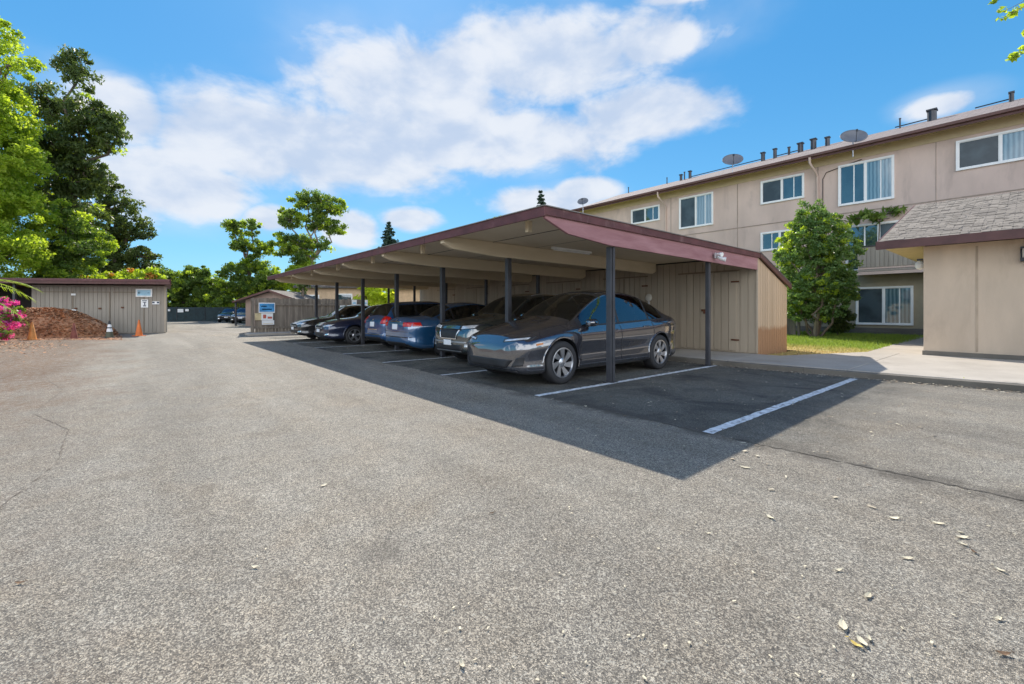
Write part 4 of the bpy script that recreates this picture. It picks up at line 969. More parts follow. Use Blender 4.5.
# grey electric crossover
def spec_crossover(p):
    L0, L1 = -2.33, 2.38; cow, hdr, rh, rb = -1.12, -.28, 1.05, 1.98
    d = dict(paint=p, zb=[(L0, .26), (-2.2, .20), (-1.9, .19), (1.9, .20), (2.2, .25), (L1, .36)],
        w=[(L0, .56), (-2.27, .72), (-2.18, .82), (-1.95, .90), (-1.5, .945), (-.6, .94), (.6, .945), (1.4, .96), (1.9, .93), (2.2, .84), (2.32, .72), (L1, .60)],
        zbelt=[(L0, .66), (-2.26, .72), (-2.1, .77), (-1.7, .85), (cow, .93), (0, .955), (1.0, 1.0), (1.6, 1.04), (2.0, 1.07), (2.25, 1.04), (L1, .93)],
        wb=[(L0, .52), (-2.26, .66), (-2.1, .76), (-1.7, .83), (cow, .855), (0, .86), (1.0, .86), (1.6, .85), (2.0, .80), (2.25, .72), (L1, .60)],
        zr=[(L0, .675), (-2.26, .75), (-2.1, .81), (-1.7, .915), (cow, 1.01), (-.85, 1.17), (-.55, 1.335), (hdr, 1.455), (0, 1.525), (.3, 1.545), (.8, 1.51), (1.4, 1.365), (rb, 1.15), (2.25, 1.055), (L1, .945)],
        wr=[(L0, .46), (-2.26, .58), (-2.1, .68), (-1.7, .745), (cow, .74), (-.85, .715), (hdr, .655), (.3, .64), (.8, .635), (1.4, .625), (rb, .64), (2.25, .62), (L1, .52)],
        zt=[(L0, .71), (-2.26, .81), (-2.1, .88), (-1.7, .985), (cow-.15, 1.075), (cow, 1.105), (-.85, 1.265), (-.55, 1.43), (hdr, 1.545), (.0, 1.60), (.35, 1.62), (.8, 1.60), (1.4, 1.475), (rb, 1.235), (2.2, 1.17), (2.3, 1.10), (L1, .99)],
        dlo=(-1.02, 1.72), win=[(-.94, .06), (.12, 1.06), (1.12, 1.62)], ws=(cow+.03, hdr), rw=(rh+.25, rb), axles=(-1.50, 1.39), rwheel=.355, rim=.245, spokes=7, twist=.5, spw=(.03, .055), mirror=(-.82, 1.0), hs=1.06, bulge=.005,
        seams=[(-1.05, .36, .86), (.09, .33, .93), (1.14, .5, .98)], handles=[(-.12, .86), (.9, .90)], mirrormat=p,
        details=[('headlight', lampglass, 'q', ((.40, .71), (.76, .76), (.76, .785), (.40, .74)), 'Y', -1, True),
                 ('headlight_bezel', dark, 'q', ((.38, .70), (.80, .75), (.80, .80), (.38, .75)), 'Y', -1, True, dict(off=.002)),
                 ('lower_grille', dark, 'q', ((-.50, .30), (.50, .30), (.60, .43), (-.60, .43)), 'Y', -1, False),
                 ('side_intake', dark, 'q', ((.58, .32), (.76, .34), (.78, .50), (.66, .46)), 'Y', -1, True),
                 ('front_lip', dark, 'q', ((-.70, .225), (.70, .225), (.68, .262), (-.68, .262)), 'Y', -1, False, dict(off=.02, nx=24)),
                 
                 ('marker_lamp', mat('amber lens', (.5, .16, .02), .2), 'q', ((-2.05, .655), (-1.93, .675), (-1.93, .70), (-2.05, .69)), 'X', 1, True),
                 ('tail_lamp', redlamp, 'q', ((.30, .96), (.70, .93), (.70, 1.0), (.30, 1.02)), 'Y', 1, True),
                 ('roof_glass', roofglass, 'r', (-.50, .50, -.2, 1.0), 'Z', 1, False, dict(off=.002))])
    d['ys'] = stations(L0, L1, [-1.02, 1.72, cow+.03, hdr, rh+.25, rb]+[v for w in d['win'] for v in w]); return d
def spec_suv(p):
    L0, L1 = -2.25, 2.25; cow, hdr, rh, rb = -1.15, -.40, 1.75, 2.10
    d = dict(paint=p, clad=True, zb=[(L0, .30), (-2.1, .24), (-1.9, .22), (1.9, .24), (L1, .34)],
        w=[(L0, .66), (-2.18, .78), (-2.0, .87), (-1.5, .905), (0, .90), (1.4, .91), (1.9, .89), (2.15, .82), (L1, .72)],
        zbelt=[(L0, .74), (-2.18, .82), (-2.0, .88), (-1.6, .935), (cow, .98), (0, 1.0), (1.4, 1.05), (2.0, 1.10), (L1, 1.02)],
        wb=[(L0, .62), (-2.18, .74), (-2.0, .81), (-1.6, .84), (cow, .845), (0, .845), (1.4, .84), (2.0, .80), (L1, .70)],
        zr=[(L0, .755), (-2.18, .85), (-2.0, .92), (-1.6, .99), (cow, 1.05), (-.9, 1.22), (hdr, 1.50), (.2, 1.58), (1.3, 1.54), (rh, 1.47), (rb, 1.20), (L1, 1.05)],
        wr=[(L0, .56), (-2.18, .67), (-2.0, .74), (-1.6, .77), (cow, .75), (-.9, .71), (hdr, .64), (.2, .62), (1.3, .61), (rh, .61), (rb, .68), (L1, .64)],
        zt=[(L0, .79), (-2.18, .91), (-2.0, .98), (-1.6, 1.06), (cow-.1, 1.11), (cow, 1.14), (-.85, 1.33), (hdr, 1.58), (.2, 1.655), (1.3, 1.62), (rh, 1.55), (rb, 1.27), (L1, 1.10)],
        dlo=(-1.05, 2.0), win=[(-.98, 0), (.06, .98), (1.04, 1.75)], ws=(cow+.03, hdr), rw=(rh+.04, rb), axles=(-1.38, 1.30), rwheel=.35, rim=.22, spokes=5, twist=0, spw=(.04, .05), mirror=(-.85, 1.08), hs=1.1,
        seams=[(-1.02, .4, .95), (.03, .36, .97), (1.0, .5, 1.02)], handles=[(-.15, .9), (.85, .93)],
        details=[('headlight', lampglass, 'q', ((.42, .80), (.78, .84), (.78, .90), (.42, .87)), 'Y', -1, True),
                 ('headlight_bezel', dark, 'q', ((.36, .79), (.82, .825), (.82, .915), (.36, .885)), 'Y', -1, True, dict(off=.002)),
                 ('grille', dark, 'q', ((-.30, .60), (.30, .60), (.36, .80), (-.36, .80)), 'Y', -1, False),
                 ('grille_trim', chrome, 'q', ((.29, .585), (.33, .585), (.40, .80), (.36, .80)), 'Y', -1, True, dict(off=.012, nx=2)),
                 ('grille_trim', chrome, 'q', ((-.33, .575), (.33, .575), (.33, .60), (-.33, .60)), 'Y', -1, False, dict(off=.012)),
                 ('bumper_trim', metal, 'q', ((-.66, .50), (.66, .50), (.66, .535), (-.66, .535)), 'Y', -1, False, dict(off=.012, nx=24)),
                 ('lower_grille', dark, 'q', ((-.55, .33), (.55, .33), (.52, .46), (-.52, .46)), 'Y', -1, False),
                 ('fog_lamp', lampglass, 'r', (.60, .70, .42, .48), 'Y', -1, True, dict(off=.01)),
                 ('number_plate', plate, 'r', (-.155, .155, .44, .56), 'Y', -1, False, dict(off=.02)),
                 ('lip_trim', metal, 'q', ((-.5, .30), (.5, .30), (.5, .325), (-.5, .325)), 'Y', -1, False, dict(off=.02)),
                 ('roof_rail', metal, 'r', (.56, .585, -.3, 1.5), 'Z', 1, True, dict(off=.03, nx=2, nz=14))])
    d['ys'] = stations(L0, L1, [-1.05, 2.0, cow+.03, hdr, rh+.04, rb]+[v for w in d['win'] for v in w]); return d
def spec_sedan(p, rear=True, k=1.0):
    L0, L1 = -2.33, 2.33; cow, hdr, rh, rb = -.98, -.28, 1.02, 1.62
    det_r = [('tail_lamp', redlamp, 'q', ((.46, .79), (.74, .79), (.76, .90), (.44, .90)), 'Y', 1, True, dict(off=.008)),
             ('tail_lamp_side', redlamp, 'q', ((2.02, .80), (2.26, .80), (2.22, .90), (2.05, .90)), 'X', 1, True, dict(off=.006)),
             ('number_plate', plate, 'r', (-.155, .155, .70, .85), 'Y', 1, False, dict(off=.014)),
             ('boot_trim', chrome, 'r', (-.3, .3, .90, .925), 'Y', 1, False, dict(off=.012)),
             ('boot_seam', dark, 'r', (-.72, .72, .645, .655), 'Y', 1, False, dict(off=.003, nx=20, nz=1)),
             ('bumper_groove', dark, 'r', (-.74, .74, .50, .52), 'Y', 1, False, dict(off=.004, nx=20, nz=1)),
             ('lower_valance', dark, 'r', (-.55, .55, .29, .37), 'Y', 1, False, dict(off=.004)),
             ('badge', chrome, 'r', (-.035, .035, .935, .975), 'Y', 1, False, dict(off=.01))]
    det_f = [('headlight', lampglass, 'q', ((.40, .62), (.76, .66), (.76, .73), (.42, .69)), 'Y', -1, True, dict(off=.008)),
             ('grille', dark, 'q', ((-.36, .50), (.36, .50), (.38, .68), (-.38, .68)), 'Y', -1, False),
             ('grille_trim', chrome, 'q', ((-.38, .675), (.38, .675), (.38, .70), (-.38, .70)), 'Y', -1, False, dict(off=.014)),
             ('grille_trim', chrome, 'q', ((-.36, .575), (.36, .575), (.36, .595), (-.36, .595)), 'Y', -1, False, dict(off=.014)),
             ('lower_grille', dark, 'q', ((-.5, .31), (.5, .31), (.46, .43), (-.46, .43)), 'Y', -1, False),
             ('fog_lamp_trim', chrome, 'q', ((.54, .33), (.72, .36), (.73, .42), (.58, .385)), 'Y', -1, True, dict(off=.012)),
             ('number_plate', plate, 'r', (-.155, .155, .44, .55), 'Y', -1, False, dict(off=.02))]
    d = dict(paint=p, zb=[(L0, .27), (-2.1, .20), (1.9, .20), (2.2, .25), (L1, .33)],
        w=[(L0, .62), (-2.26, .74), (-2.1, .82), (-1.5, .885), (0, .885), (1.4, .895), (1.9, .87), (2.2, .80), (L1, .70)],
        zbelt=[(L0, .64), (-2.2, .70), (-1.7, .80), (cow, .88), (0, .92), (1.0, .95), (1.6, .965), (2.15, .95), (L1, .88)],
        wb=[(L0, .58), (-2.2, .72), (-1.7, .80), (cow, .815), (0, .82), (1.0, .815), (1.6, .80), (2.15, .73), (L1, .65)],
        zr=[(L0, .655), (-2.2, .73), (-1.7, .85), (cow, .935), (-.7, 1.10), (hdr, 1.335), (.2, 1.385), (rh-.1, 1.30), (rb, 1.01), (1.9, .99), (2.15, .975), (L1, .895)],
        wr=[(L0, .52), (-2.2, .65), (-1.7, .73), (cow, .71), (-.7, .66), (hdr, .575), (.2, .56), (rh-.1, .56), (rb, .66), (1.9, .67), (2.15, .66), (L1, .58)],
        zt=[(L0, .69), (-2.2, .78), (-1.7, .90), (cow-.1, .985), (cow, 1.01), (-.62, 1.22), (hdr, 1.40), (.2, 1.455), (rh-.1, 1.37), (rb, 1.075), (1.9, 1.05), (2.15, 1.035), (2.27, .99), (L1, .93)],
        dlo=(-.88, 1.5), win=[(-.80, .06), (.12, 1.0), (1.05, 1.30)], ws=(cow+.03, hdr), rw=(rh-.05, rb), axles=(-1.42, 1.33), rwheel=.325, rim=.215, spokes=5, twist=0, spw=(.035, .04), mirror=(-.68, .98),
        seams=[(-1.0, .34, .84), (.09, .32, .9), (1.02, .45, .92)], handles=[(-.1, .83), (.86, .85)], details=det_r if rear else det_f)
    d['ys'] = stations(L0, L1, [-.88, 1.5, cow+.03, hdr, rh-.05, rb]+[v for w in d['win'] for v in w]); return d
def spec_hatch(p):
    d = spec_sedan(p); L0, L1 = -2.2, 2.15; rh, rb = 1.72, 2.02
    d.update(zt=[(L0, .70), (-2.1, .78), (-1.7, .92), (-1.08, 1.0), (-.98, 1.03), (-.62, 1.27), (-.28, 1.46), (.2, 1.52), (1.2, 1.49), (rh, 1.42), (rb, 1.06), (2.1, .99), (L1, .93)],
        zr=[(L0, .66), (-2.1, .73), (-1.7, .86), (-.98, .945), (-.7, 1.12), (-.28, 1.39), (.2, 1.44), (1.2, 1.41), (rh, 1.34), (rb, 1.02), (2.1, .96), (L1, .90)],
        wr=[(L0, .52), (-2.1, .65), (-1.7, .73), (-.98, .71), (-.7, .66), (-.28, .585), (.2, .57), (1.2, .565), (rh, .56), (rb, .66), (2.1, .62), (L1, .58)],
        zbelt=[(L0, .64), (-2.1, .70), (-1.7, .80), (-.98, .88), (0, .92), (1.0, .95), (1.8, .98), (2.05, .95), (L1, .88)],
        w=[(L0, .62), (-2.1, .80), (-1.5, .885), (0, .885), (1.3, .89), (1.8, .87), (2.05, .80), (L1, .70)], wb=[(L0, .58), (-2.1, .72), (-1.7, .80), (-.98, .815), (0, .82), (1.0, .815), (1.8, .79), (2.05, .73), (L1, .65)],
        zb=[(L0, .27), (-2.0, .20), (1.8, .20), (2.05, .25), (L1, .33)], dlo=(-.88, 1.85), win=[(-.80, .06), (.12, 1.0), (1.06, 1.66)], rw=(rh, rb), axles=(-1.35, 1.28),
        details=[('tail_lamp', redlamp, 'q', ((.56, .80), (.76, .80), (.72, 1.02), (.58, 1.04)), 'Y', 1, True, dict(off=.01)),
                 ('tail_lamp_side', redlamp, 'q', ((1.92, .82), (2.08, .82), (2.02, 1.0), (1.94, 1.0)), 'X', 1, True, dict(off=.006)),
                 ('number_plate', plate, 'r', (-.155, .155, .70, .85), 'Y', 1, False, dict(off=.014)),
                 ('boot_trim', chrome, 'r', (-.35, .35, .60, .635), 'Y', 1, False, dict(off=.012)),
                 ('bumper_groove', chrome, 'r', (-.7, .7, .45, .47), 'Y', 1, False, dict(off=.006, nx=20, nz=1)),
                 ('badge', chrome, 'r', (-.04, .04, .89, .95), 'Y', 1, False, dict(off=.01)),
                 ('lower_valance', dark, 'r', (-.55, .55, .30, .38), 'Y', 1, False, dict(off=.004))])
    d['ys'] = stations(L0, L1, [-.88, 1.85, -.95, -.28, rh, rb]+[v for w in d['win'] for v in w]); return d
GC = 'cars parked under the carport'
c = make_car(spec_crossover(grey), 'parked_car', 'dark grey crossover nose out in the first covered stall beside the end posts', 'car', GC); c.location = (-5.93, 6.82, 0)
c = make_car(spec_suv(green), 'parked_car', 'deep green black compact suv nose out between the grey crossover and the blue sedan', 'car', GC); c.location = (-8.5, 7.6, 0)
c = make_car(spec_sedan(bluep), 'parked_car', 'mid blue sedan parked tail out with red lamps beside the green black suv', 'car', GC); c.location = (-11.05, 7.6, 0); c.rotation_euler.z = math.pi
c = make_car(spec_hatch(blue2), 'parked_car', 'dark blue hatchback parked tail out between the blue sedan and the navy car', 'car', GC); c.location = (-13.5, 7.8, 0); c.rotation_euler.z = math.pi+R(1)
c = make_car(spec_sedan(navy, False), 'parked_car', 'navy sedan nose out with chrome grille beside the dark blue hatchback', 'car', GC); c.location = (-16.4, 7.25, 0)
cb = make_car(spec_sedan(blackp, False), 'parked_car', 'black sedan nose out in the farthest covered stall', 'car', GC); cb.location = (-19.2, 7.1, 0)
GF = 'cars in the far lot'
far1 = copy_tree(cb); far1.location = at(246, 42); far1.rotation_euler.z = R(70); far1['label'] = 'black sedan in the far lot beside the small gabled hut'; far1['group'] = GF
far2 = copy_tree(cb); far2.location = at(232, 46); far2.rotation_euler.z = R(70); far2['label'] = 'dark car farthest away before the mesh fence, half behind another'; far2['group'] = GF

# ------------------------------------------------------------------ cones
def cone(name, p, h, m, label, bands=None, lean=0):
    t = thing(name, label, 'traffic cone', p); r0 = h*.19
    q = MB(); q.box((p[0], p[1], .015), (h*.5, h*.5, .03), .6); q.build('base', dark if bands else m, t, bevel=.008)
    prof = [(r0, .03), (r0*.95, .05)]; 
    if bands is None:
        q = MB(); q.lathe([(r0, .03), (.028, h-.01), (.02, h), (0, h)], p, 'Z', 22); q.build('body', m, t, smooth=True)
    else:
        def rr(z): return r0+(.028-r0)*(z-.03)/(h-.04)
        for (a, b, mm, nm) in bands:
            q = MB(); q.lathe([(rr(a*h), a*h), (rr(b*h), b*h)]+([(0, b*h)] if b > .97 else []), p, 'Z', 22); q.build(nm, mm, t, smooth=True)
    t.rotation_euler.y = lean
    return t
cone('traffic_cone', at(32, 18.0), .74, mat('sun faded orange plastic', (.62, .25, .06), .6, var=.2), 'sun faded orange cone nearest the magenta bush')
cone('traffic_cone', at(74, 18.7), .66, fadedcone, 'dirty maroon cone in front of the middle of the mulch pile')
cone('traffic_cone', at(109.5, 19.3), .76, dark, 'black cone with two white bands at the right foot of the mulch pile', [(.04, .36, mat('dirty olive plastic', (.10, .10, .06), .6), 'lower_body'), (.36, .55, whitep, 'reflective_band'), (.55, .62, dark, 'band_gap'), (.62, .78, whitep, 'reflective_band'), (.78, .99, dark, 'tip')])
cone('traffic_cone', at(139, 20.7), .76, orangep, 'bright orange cone standing alone in front of the grey shed')

# ------------------------------------------------------------------ mulch pile
mm_, t_, b__ = new_mat('red bark mulch'); g_ = t_.add('ShaderNodeNewGeometry')
c_ = t_.mix(t_.math('ADD', t_.math('MULTIPLY', g_.outputs['Random Per Island'], .6), t_.math('MULTIPLY', t_.noise(g_.outputs['Position'], 2.2, 5), .5)), (.13, .06, .032), (.68, .34, .17))
t_.l.new(c_, b__.inputs['Base Color']); b__.inputs['Roughness'].default_value = .95
def fbm(x, y, seed=0):
    r_ = np.random.default_rng(seed); v = 0
    for o in range(5):
        f = 1.1*2**o
        for _ in range(3):
            a = r_.uniform(0, 6.28); ph = r_.uniform(0, 6.28); v += math.sin((x*math.cos(a)+y*math.sin(a))*f+ph)*.33/(1.7**o)
    return v
def pile_h(u, v):
    """u across, v towards the back; metres from the centre"""
    w = (u/2.75)**2+(v/1.5)**2
    h = max(0, 1-w)**.62*1.3*(1-.16*u/2.4)
    h = min(h, 1.2) + .0
    return max(0, h+.10*fbm(u, v, 3)*min(1, h*3)) if w < 1 else 0
mc = at(52, 20.6); MR = Matrix((tuple(RT), tuple(FW), (0, 0, 1))).transposed()
mb = MB(); NX, NY = 110, 60
for j in range(NY+1):
    for i in range(NX+1):
        u = -3.0+6.0*i/NX; v = -1.7+3.4*j/NY; p = mc+RT*u+FW*v; mb.v.append((p.x, p.y, pile_h(u, v)+.05*fbm(u*3.1, v*3.1, 8)*min(1, pile_h(u, v)*3)-.01))
for j in range(NY):
    for i in range(NX): mb.face([j*(NX+1)+i, j*(NX+1)+i+1, (j+1)*(NX+1)+i+1, (j+1)*(NX+1)+i])
def chips(mb, n, fn, s0, s1, tilt=.7):
    for _ in range(n):
        r = fn()
        if r is None: continue
        p = Vector(r); L = random.uniform(s0, s1); w = L*random.uniform(.25, .6)
        M = Euler((random.uniform(-tilt, tilt), random.uniform(-tilt, tilt), random.uniform(0, 6.28))).to_matrix(); b = len(mb.v)
        for dx, dy in ((-1, -1), (1, -1), (1, 1), (-1, 1)): mb.v.append(tuple(p+M @ Vector((dx*L/2, dy*w/2, 0))))
        mb.face([b, b+1, b+2, b+3])
def f_(): 
    u, v = random.uniform(-2.8, 2.8), random.uniform(-1.6, 1.6); h = pile_h(u, v)
    if h < .03: return None
    p = mc+RT*u+FW*v; return (p.x, p.y, h+.02)
chips(mb, 15000, f_, .05, .16)
tag(mb.build('mulch_pile', mm_, fixn=False), 'heap of red brown bark mulch in front of the grey shed', 'mulch pile')
mb = MB()
def g2():
    px = random.uniform(-30, 122); d = random.uniform(17.9, 21.0) if random.random() < .75 else random.gauss(15.5, 1.6)
    if d < 9: return None
    if d < 17.6 and random.random() < (px-20)/60: return None
    p = at(px, d); return (p.x, p.y, .012+random.random()*.015)
chips(mb, 9000, g2, .02, .075, .3)
tag(mb.build('mulch_litter', mm_, fixn=False), 'loose bark chips scattered over the asphalt by the heap', kind='stuff')

# ------------------------------------------------------------------ trees and plants
def leaves(blobs, nclump, per, rc, size, elong=1.8, shell=.55, seed=1, droop=0):
    """arrays of leaf-shaped quads gathered in clumps spread through the blobs"""
    g = np.random.default_rng(seed)
    B = np.array([[*b[0], *b[1]] for b in blobs], float); vol = B[:, 3]*B[:, 4]*B[:, 5]; pr = vol**.75; pr /= pr.sum()
    k = g.choice(len(B), nclump, p=pr); d = g.normal(size=(nclump, 3)); d /= np.linalg.norm(d, axis=1)[:, None]
    r = shell+(1-shell)*g.random(nclump)**.6; r = np.where(g.random(nclump) < .25, r*g.random(nclump), r)
    C = B[k, :3]+d*B[k, 3:]*r[:, None]
    rcs = rc*(.5+.9*g.random(nclump))
    n = nclump*per; ck = np.repeat(np.arange(nclump), per)
    dd = g.normal(size=(n, 3)); dd /= np.linalg.norm(dd, axis=1)[:, None]
    P = C[ck]+dd*(rcs[ck]*g.random(n)**.5)[:, None]*np.array([1, 1, .72])
    a = g.normal(size=(n, 3)); a[:, 2] -= droop; a /= np.linalg.norm(a, axis=1)[:, None]
    b = np.cross(a, g.normal(size=(n, 3))); b /= np.linalg.norm(b, axis=1)[:, None]
    s = size*(.55+.9*g.random(n))[:, None]
    v0 = P-a*s*elong/2; v1 = P-a*s*.08+b*s/2; v2 = P+a*s*elong/2; v3 = P-a*s*.08-b*s/2
    return np.stack([v0, v1, v2, v3], 1).reshape(-1, 3), C
def leaf_object(name, V, m, parent, zmin=None):
    n = len(V)//4; me = bpy.data.meshes.new(name); me.vertices.add(4*n); me.vertices.foreach_set('co', V.astype(np.float32).ravel())
    me.loops.add(4*n); me.loops.foreach_set('vertex_index', np.arange(4*n, dtype=np.int32)); me.polygons.add(n)
    me.polygons.foreach_set('loop_start', np.arange(0, 4*n, 4, dtype=np.int32)); me.polygons.foreach_set('loop_total', np.full(n, 4, np.int32))
    me.materials.append(m); me.update(calc_edges=True); o = bpy.data.objects.new(name, me); COL.objects.link(o)
    if parent: adopt(o, parent)
    return o
def limb(mb, a, b, r0, r1, wob=.06, n=5):
    a = Vector(a); b = Vector(b); L = (b-a).length; pts = []
    for i in range(n+1):
        t = i/n; p = a.lerp(b, t)+Vector((random.gauss(0, 1), random.gauss(0, 1), random.gauss(0, .4)))*L*wob*math.sin(math.pi*t); pts.append(p)
    mb.tube(pts, [r0+(r1-r0)*i/n for i in range(n+1)], 8)
def tree(name, base, blobs, label, m, cat='tree', group=None, trunk_r=.25, nclump=150, per=90, rc=.8, size=.2, bk=bark, seed=1, fork=.45, nl=16, elong=1.8, shell=.55, droop=0, trunk_top=None, extra=None):
    """blobs are ((dx,dy,z),(rx,ry,rz)) about the base; dx to the right and dy away as seen from the drive"""
    base = Vector(base); t = thing(name, label, cat, base, group); random.seed(seed)
    bl = []
    for (c, r) in blobs:
        p = base+RT*c[0]+FW*c[1]; bl.append(((p.x, p.y, c[2]), r))
    V, C = leaves(bl, nclump, per, rc, size, elong, shell, seed, droop)
    leaf_object('crown', V, m, t)
    if extra: V2, _ = leaves(bl, *extra[1:]); leaf_object('blossom' if extra[0] is L_orange or extra[0] is L_pink else 'young_leaves', V2, extra[0], t)
    mb = MB(); cx = sum(b[0][0]*b[1][0] for b in bl)/sum(b[1][0] for b in bl); cy = sum(b[0][1]*b[1][0] for b in bl)/sum(b[1][0] for b in bl)
    zt = max(b[0][2]+b[1][2]*.3 for b in bl); zl = min(b[0][2]-b[1][2] for b in bl)
    fz = max(.4, zl+(zt-zl)*fork*.5); fp = Vector((base.x+(cx-base.x)*.3, base.y+(cy-base.y)*.3, fz))
    limb(mb, base-Vector((0, 0, .1)), fp, trunk_r, trunk_r*.7, .03)
    idx = np.random.default_rng(seed).choice(len(C), min(nl, len(C)), replace=False)
    mids = []
    for b in bl: mids.append(Vector(b[0])-Vector((0, 0, b[1][2]*.3)))
    for md_ in mids: limb(mb, fp, md_, trunk_r*.5, trunk_r*.2, .07)
    for i in idx:
        c = Vector(C[i]); md_ = min(mids, key=lambda q: (q-c).length); limb(mb, md_, c, trunk_r*.2, .02, .08, 4)
    mb.build('trunk', bk, t, smooth=True)
    return t
GT = 'trees beyond the far lot'
tree('broadleaf_tree', at(-54, 27), [((-1.5, 0, 15), (3.6, 3, 3.6)), ((2.4, 0, 13.4), (2.5, 2.2, 2.2)), ((3.0, 0, 10.4), (2.3, 2.2, 1.7)), ((2.6, .5, 7.2), (2.6, 2.4, 2.3)), ((3.8, -.5, 4.6), (2.4, 2, 1.7)), ((-2, 0, 8), (4, 3, 5)), ((3.9, 0, 16.4), (1.4, 1.2, .8)), ((3.2, 0, 18.2), (1.6, 1.2, .5)), ((1.2, .5, 11.8), (2.6, 2.4, 2.4)), ((1.6, .5, 9), (2.6, 2.4, 2.2))],
     'tall bright yellow green tree at the left edge above the grey shed', L_bright, trunk_r=.4, nclump=1500, per=110, rc=.5, size=.10, seed=2, shell=.75)
tree('eucalyptus_tree', at(74, 34), [((.4, 0, 19.5), (1.4, 1.2, 1.6)), ((-1.9, 0, 16.8), (1.9, 1.6, 1.6)), ((1.5, 0, 16.0), (1.9, 1.6, 1.5)), ((3.1, 0, 14.4), (1.0, 1, 1.1)), ((.2, 0, 14.0), (2.2, 2, 1.6)), ((-2.2, 0, 12.6), (2.1, 2, 1.8)), ((.9, 0, 11.4), (1.7, 1.6, 1.4)), ((-1.6, 0, 9.6), (2.2, 2, 1.6)), ((.5, 0, 8.2), (1.6, 1.6, 1.4))],
     'tall dark ragged eucalyptus behind the grey shed', L_dark, trunk_r=.34, nclump=420, per=75, rc=.55, size=.11, elong=3.2, seed=3, bk=bark, droop=.9, nl=110, extra=(L_bright, 40, 50, .45, .11, 2.6, .9, 44))
tree('olive_tree', at(66, 31), [((0, 0, 7.4), (1.6, 1.4, 1.4)), ((-1.2, 0, 5.4), (1.8, 1.5, 1.5)), ((1.4, 0, 5.6), (1.7, 1.5, 1.4)), ((0, 0, 3.6), (2.6, 1.6, 1.3))],
     'yellowish olive tree between the bright edge tree and the dark oak', L_mid, trunk_r=.2, nclump=240, per=80, rc=.38, size=.11, seed=34, extra=(L_bright, 110, 60, .35, .11, 1.6, .85, 35))
tree('oak_tree', at(116, 40), [((0, 0, 10.4), (2.0, 2, 1.1)), ((-1.0, 0, 12.4), (1.4, 1.4, 1.1)), ((1.3, 0, 8.6), (2.0, 2, 1.0)), ((-1.2, 0, 7.8), (2.2, 2, 1.1)), ((1.6, 0, 6.3), (1.7, 1.7, .8)), ((-.6, 0, 5.3), (2.5, 2, 1.0)), ((2.5, 0, 5.0), (1.2, 1.2, .6))],
     'dark spreading oak right of the eucalyptus above the shed roof', L_dark, trunk_r=.35, nclump=360, per=80, rc=.42, size=.12, seed=4, nl=70)
tree('flowering_shrub', at(128, 33), [((-1.5, 0, 3.1), (2.2, 1.5, 1.0)), ((1.2, 0, 3.2), (1.8, 1.5, 1.1)), ((-4.6, 0, 3.2), (2.2, 1.5, 1.1))], 'low bright shrub with orange blossom peeping over the shed roof', L_bright, 'shrub', trunk_r=.12, nclump=90, per=110, rc=.5, size=.14, seed=5, extra=(L_orange, 34, 60, .35, .12, 1.3, .75, 9))
tree('broadleaf_tree', at(152, 51), [((0, 0, 4.7), (2.4, 2, 1.8)), ((2.2, 0, 4.0), (1.8, 2, 1.5))], 'small olive green tree between the shed roof and the round green tree', L_mid, group=GT, nclump=90, per=120, rc=.7, size=.18, seed=6)
tree('broadleaf_tree', at(196, 52), [((0, 0, 3.9), (2.9, 2.5, 2.3)), ((-2.3, 0, 2.8), (1.8, 2, 1.9)), ((2.2, 0, 2.9), (2.0, 2, 2.0)), ((.3, 0, 5.4), (1.5, 1.4, 1.2))], 'round deep green tree in the middle behind the mesh fence', L_mid, group=GT, nclump=420, per=80, rc=.4, size=.14, seed=7, extra=(L_bright, 80, 50, .35, .14, 1.6, .9, 21))
tree('broadleaf_tree', at(247, 52), [((-1.6, 0, 10.7), (1.3, 1.2, 1.1)), ((.5, 0, 10.9), (1.1, 1, 1.0)), ((-.6, 0, 8.8), (1.2, 1.2, .8)), ((1.6, 0, 8.6), (1.2, 1.2, 1.0)), ((1.0, 0, 6.6), (1.5, 1.4, 1.2))], 'slim open crowned tree left of the tallest one', L_mid, group=GT, trunk_r=.26, nclump=150, per=90, rc=.40, size=.115, seed=8, nl=60, extra=(L_bright, 70, 50, .42, .15, 1.6, .8, 22))
tree('broadleaf_tree', at(312, 50), [((-.6, 0, 13.6), (2.0, 1.8, 1.1)), ((1.9, 0, 12.9), (1.9, 1.8, 1.2)), ((-2.6, 0, 11.6), (1.5, 1.5, 1.2)), ((.4, 0, 11.3), (1.7, 1.6, 1.0)), ((2.7, 0, 10.6), (1.2, 1.2, .9)), ((-3.4, 0, 8.6), (1.7, 1.6, 1.3)), ((-1.0, 0, 8.8), (1.5, 1.5, 1.1)), ((1.3, 0, 8.6), (1.0, 1, .9)), ((-.6, 0, 6.9), (1.5, 1.4, 1.0))], 'tallest airy tree with pale trunks behind the gabled hut', L_mid, group=GT, trunk_r=.28, nclump=290, per=90, rc=.46, size=.12, seed=9, bk=palebark, nl=110, fork=.2, extra=(L_bright, 110, 55, .45, .16, 1.6, .85, 23))
tree('broadleaf_tree', at(236, 51), [((0, 0, 4.8), (2.0, 2, 1.9)), ((2.4, 0, 3.3), (2.4, 2, 1.9)), ((-1.2, 0, 2.6), (1.8, 2, 1.6)), ((4.4, 0, 4.4), (2.2, 2, 1.7))], 'bushy green tree low behind the small hut', L_mid, group=GT, nclump=330, per=80, rc=.42, size=.14, seed=10, extra=(L_bright, 120, 60, .4, .14, 1.6, .9, 24))
tree('broadleaf_tree', at(300, 50), [((0, 0, 4.4), (3.4, 2, 1.9)), ((3.4, 0, 4.6), (2.4, 2, 1.7))], 'yellow green tree low under the tallest tree', L_bright, group=GT, nclump=260, per=80, rc=.42, size=.14, seed=11)
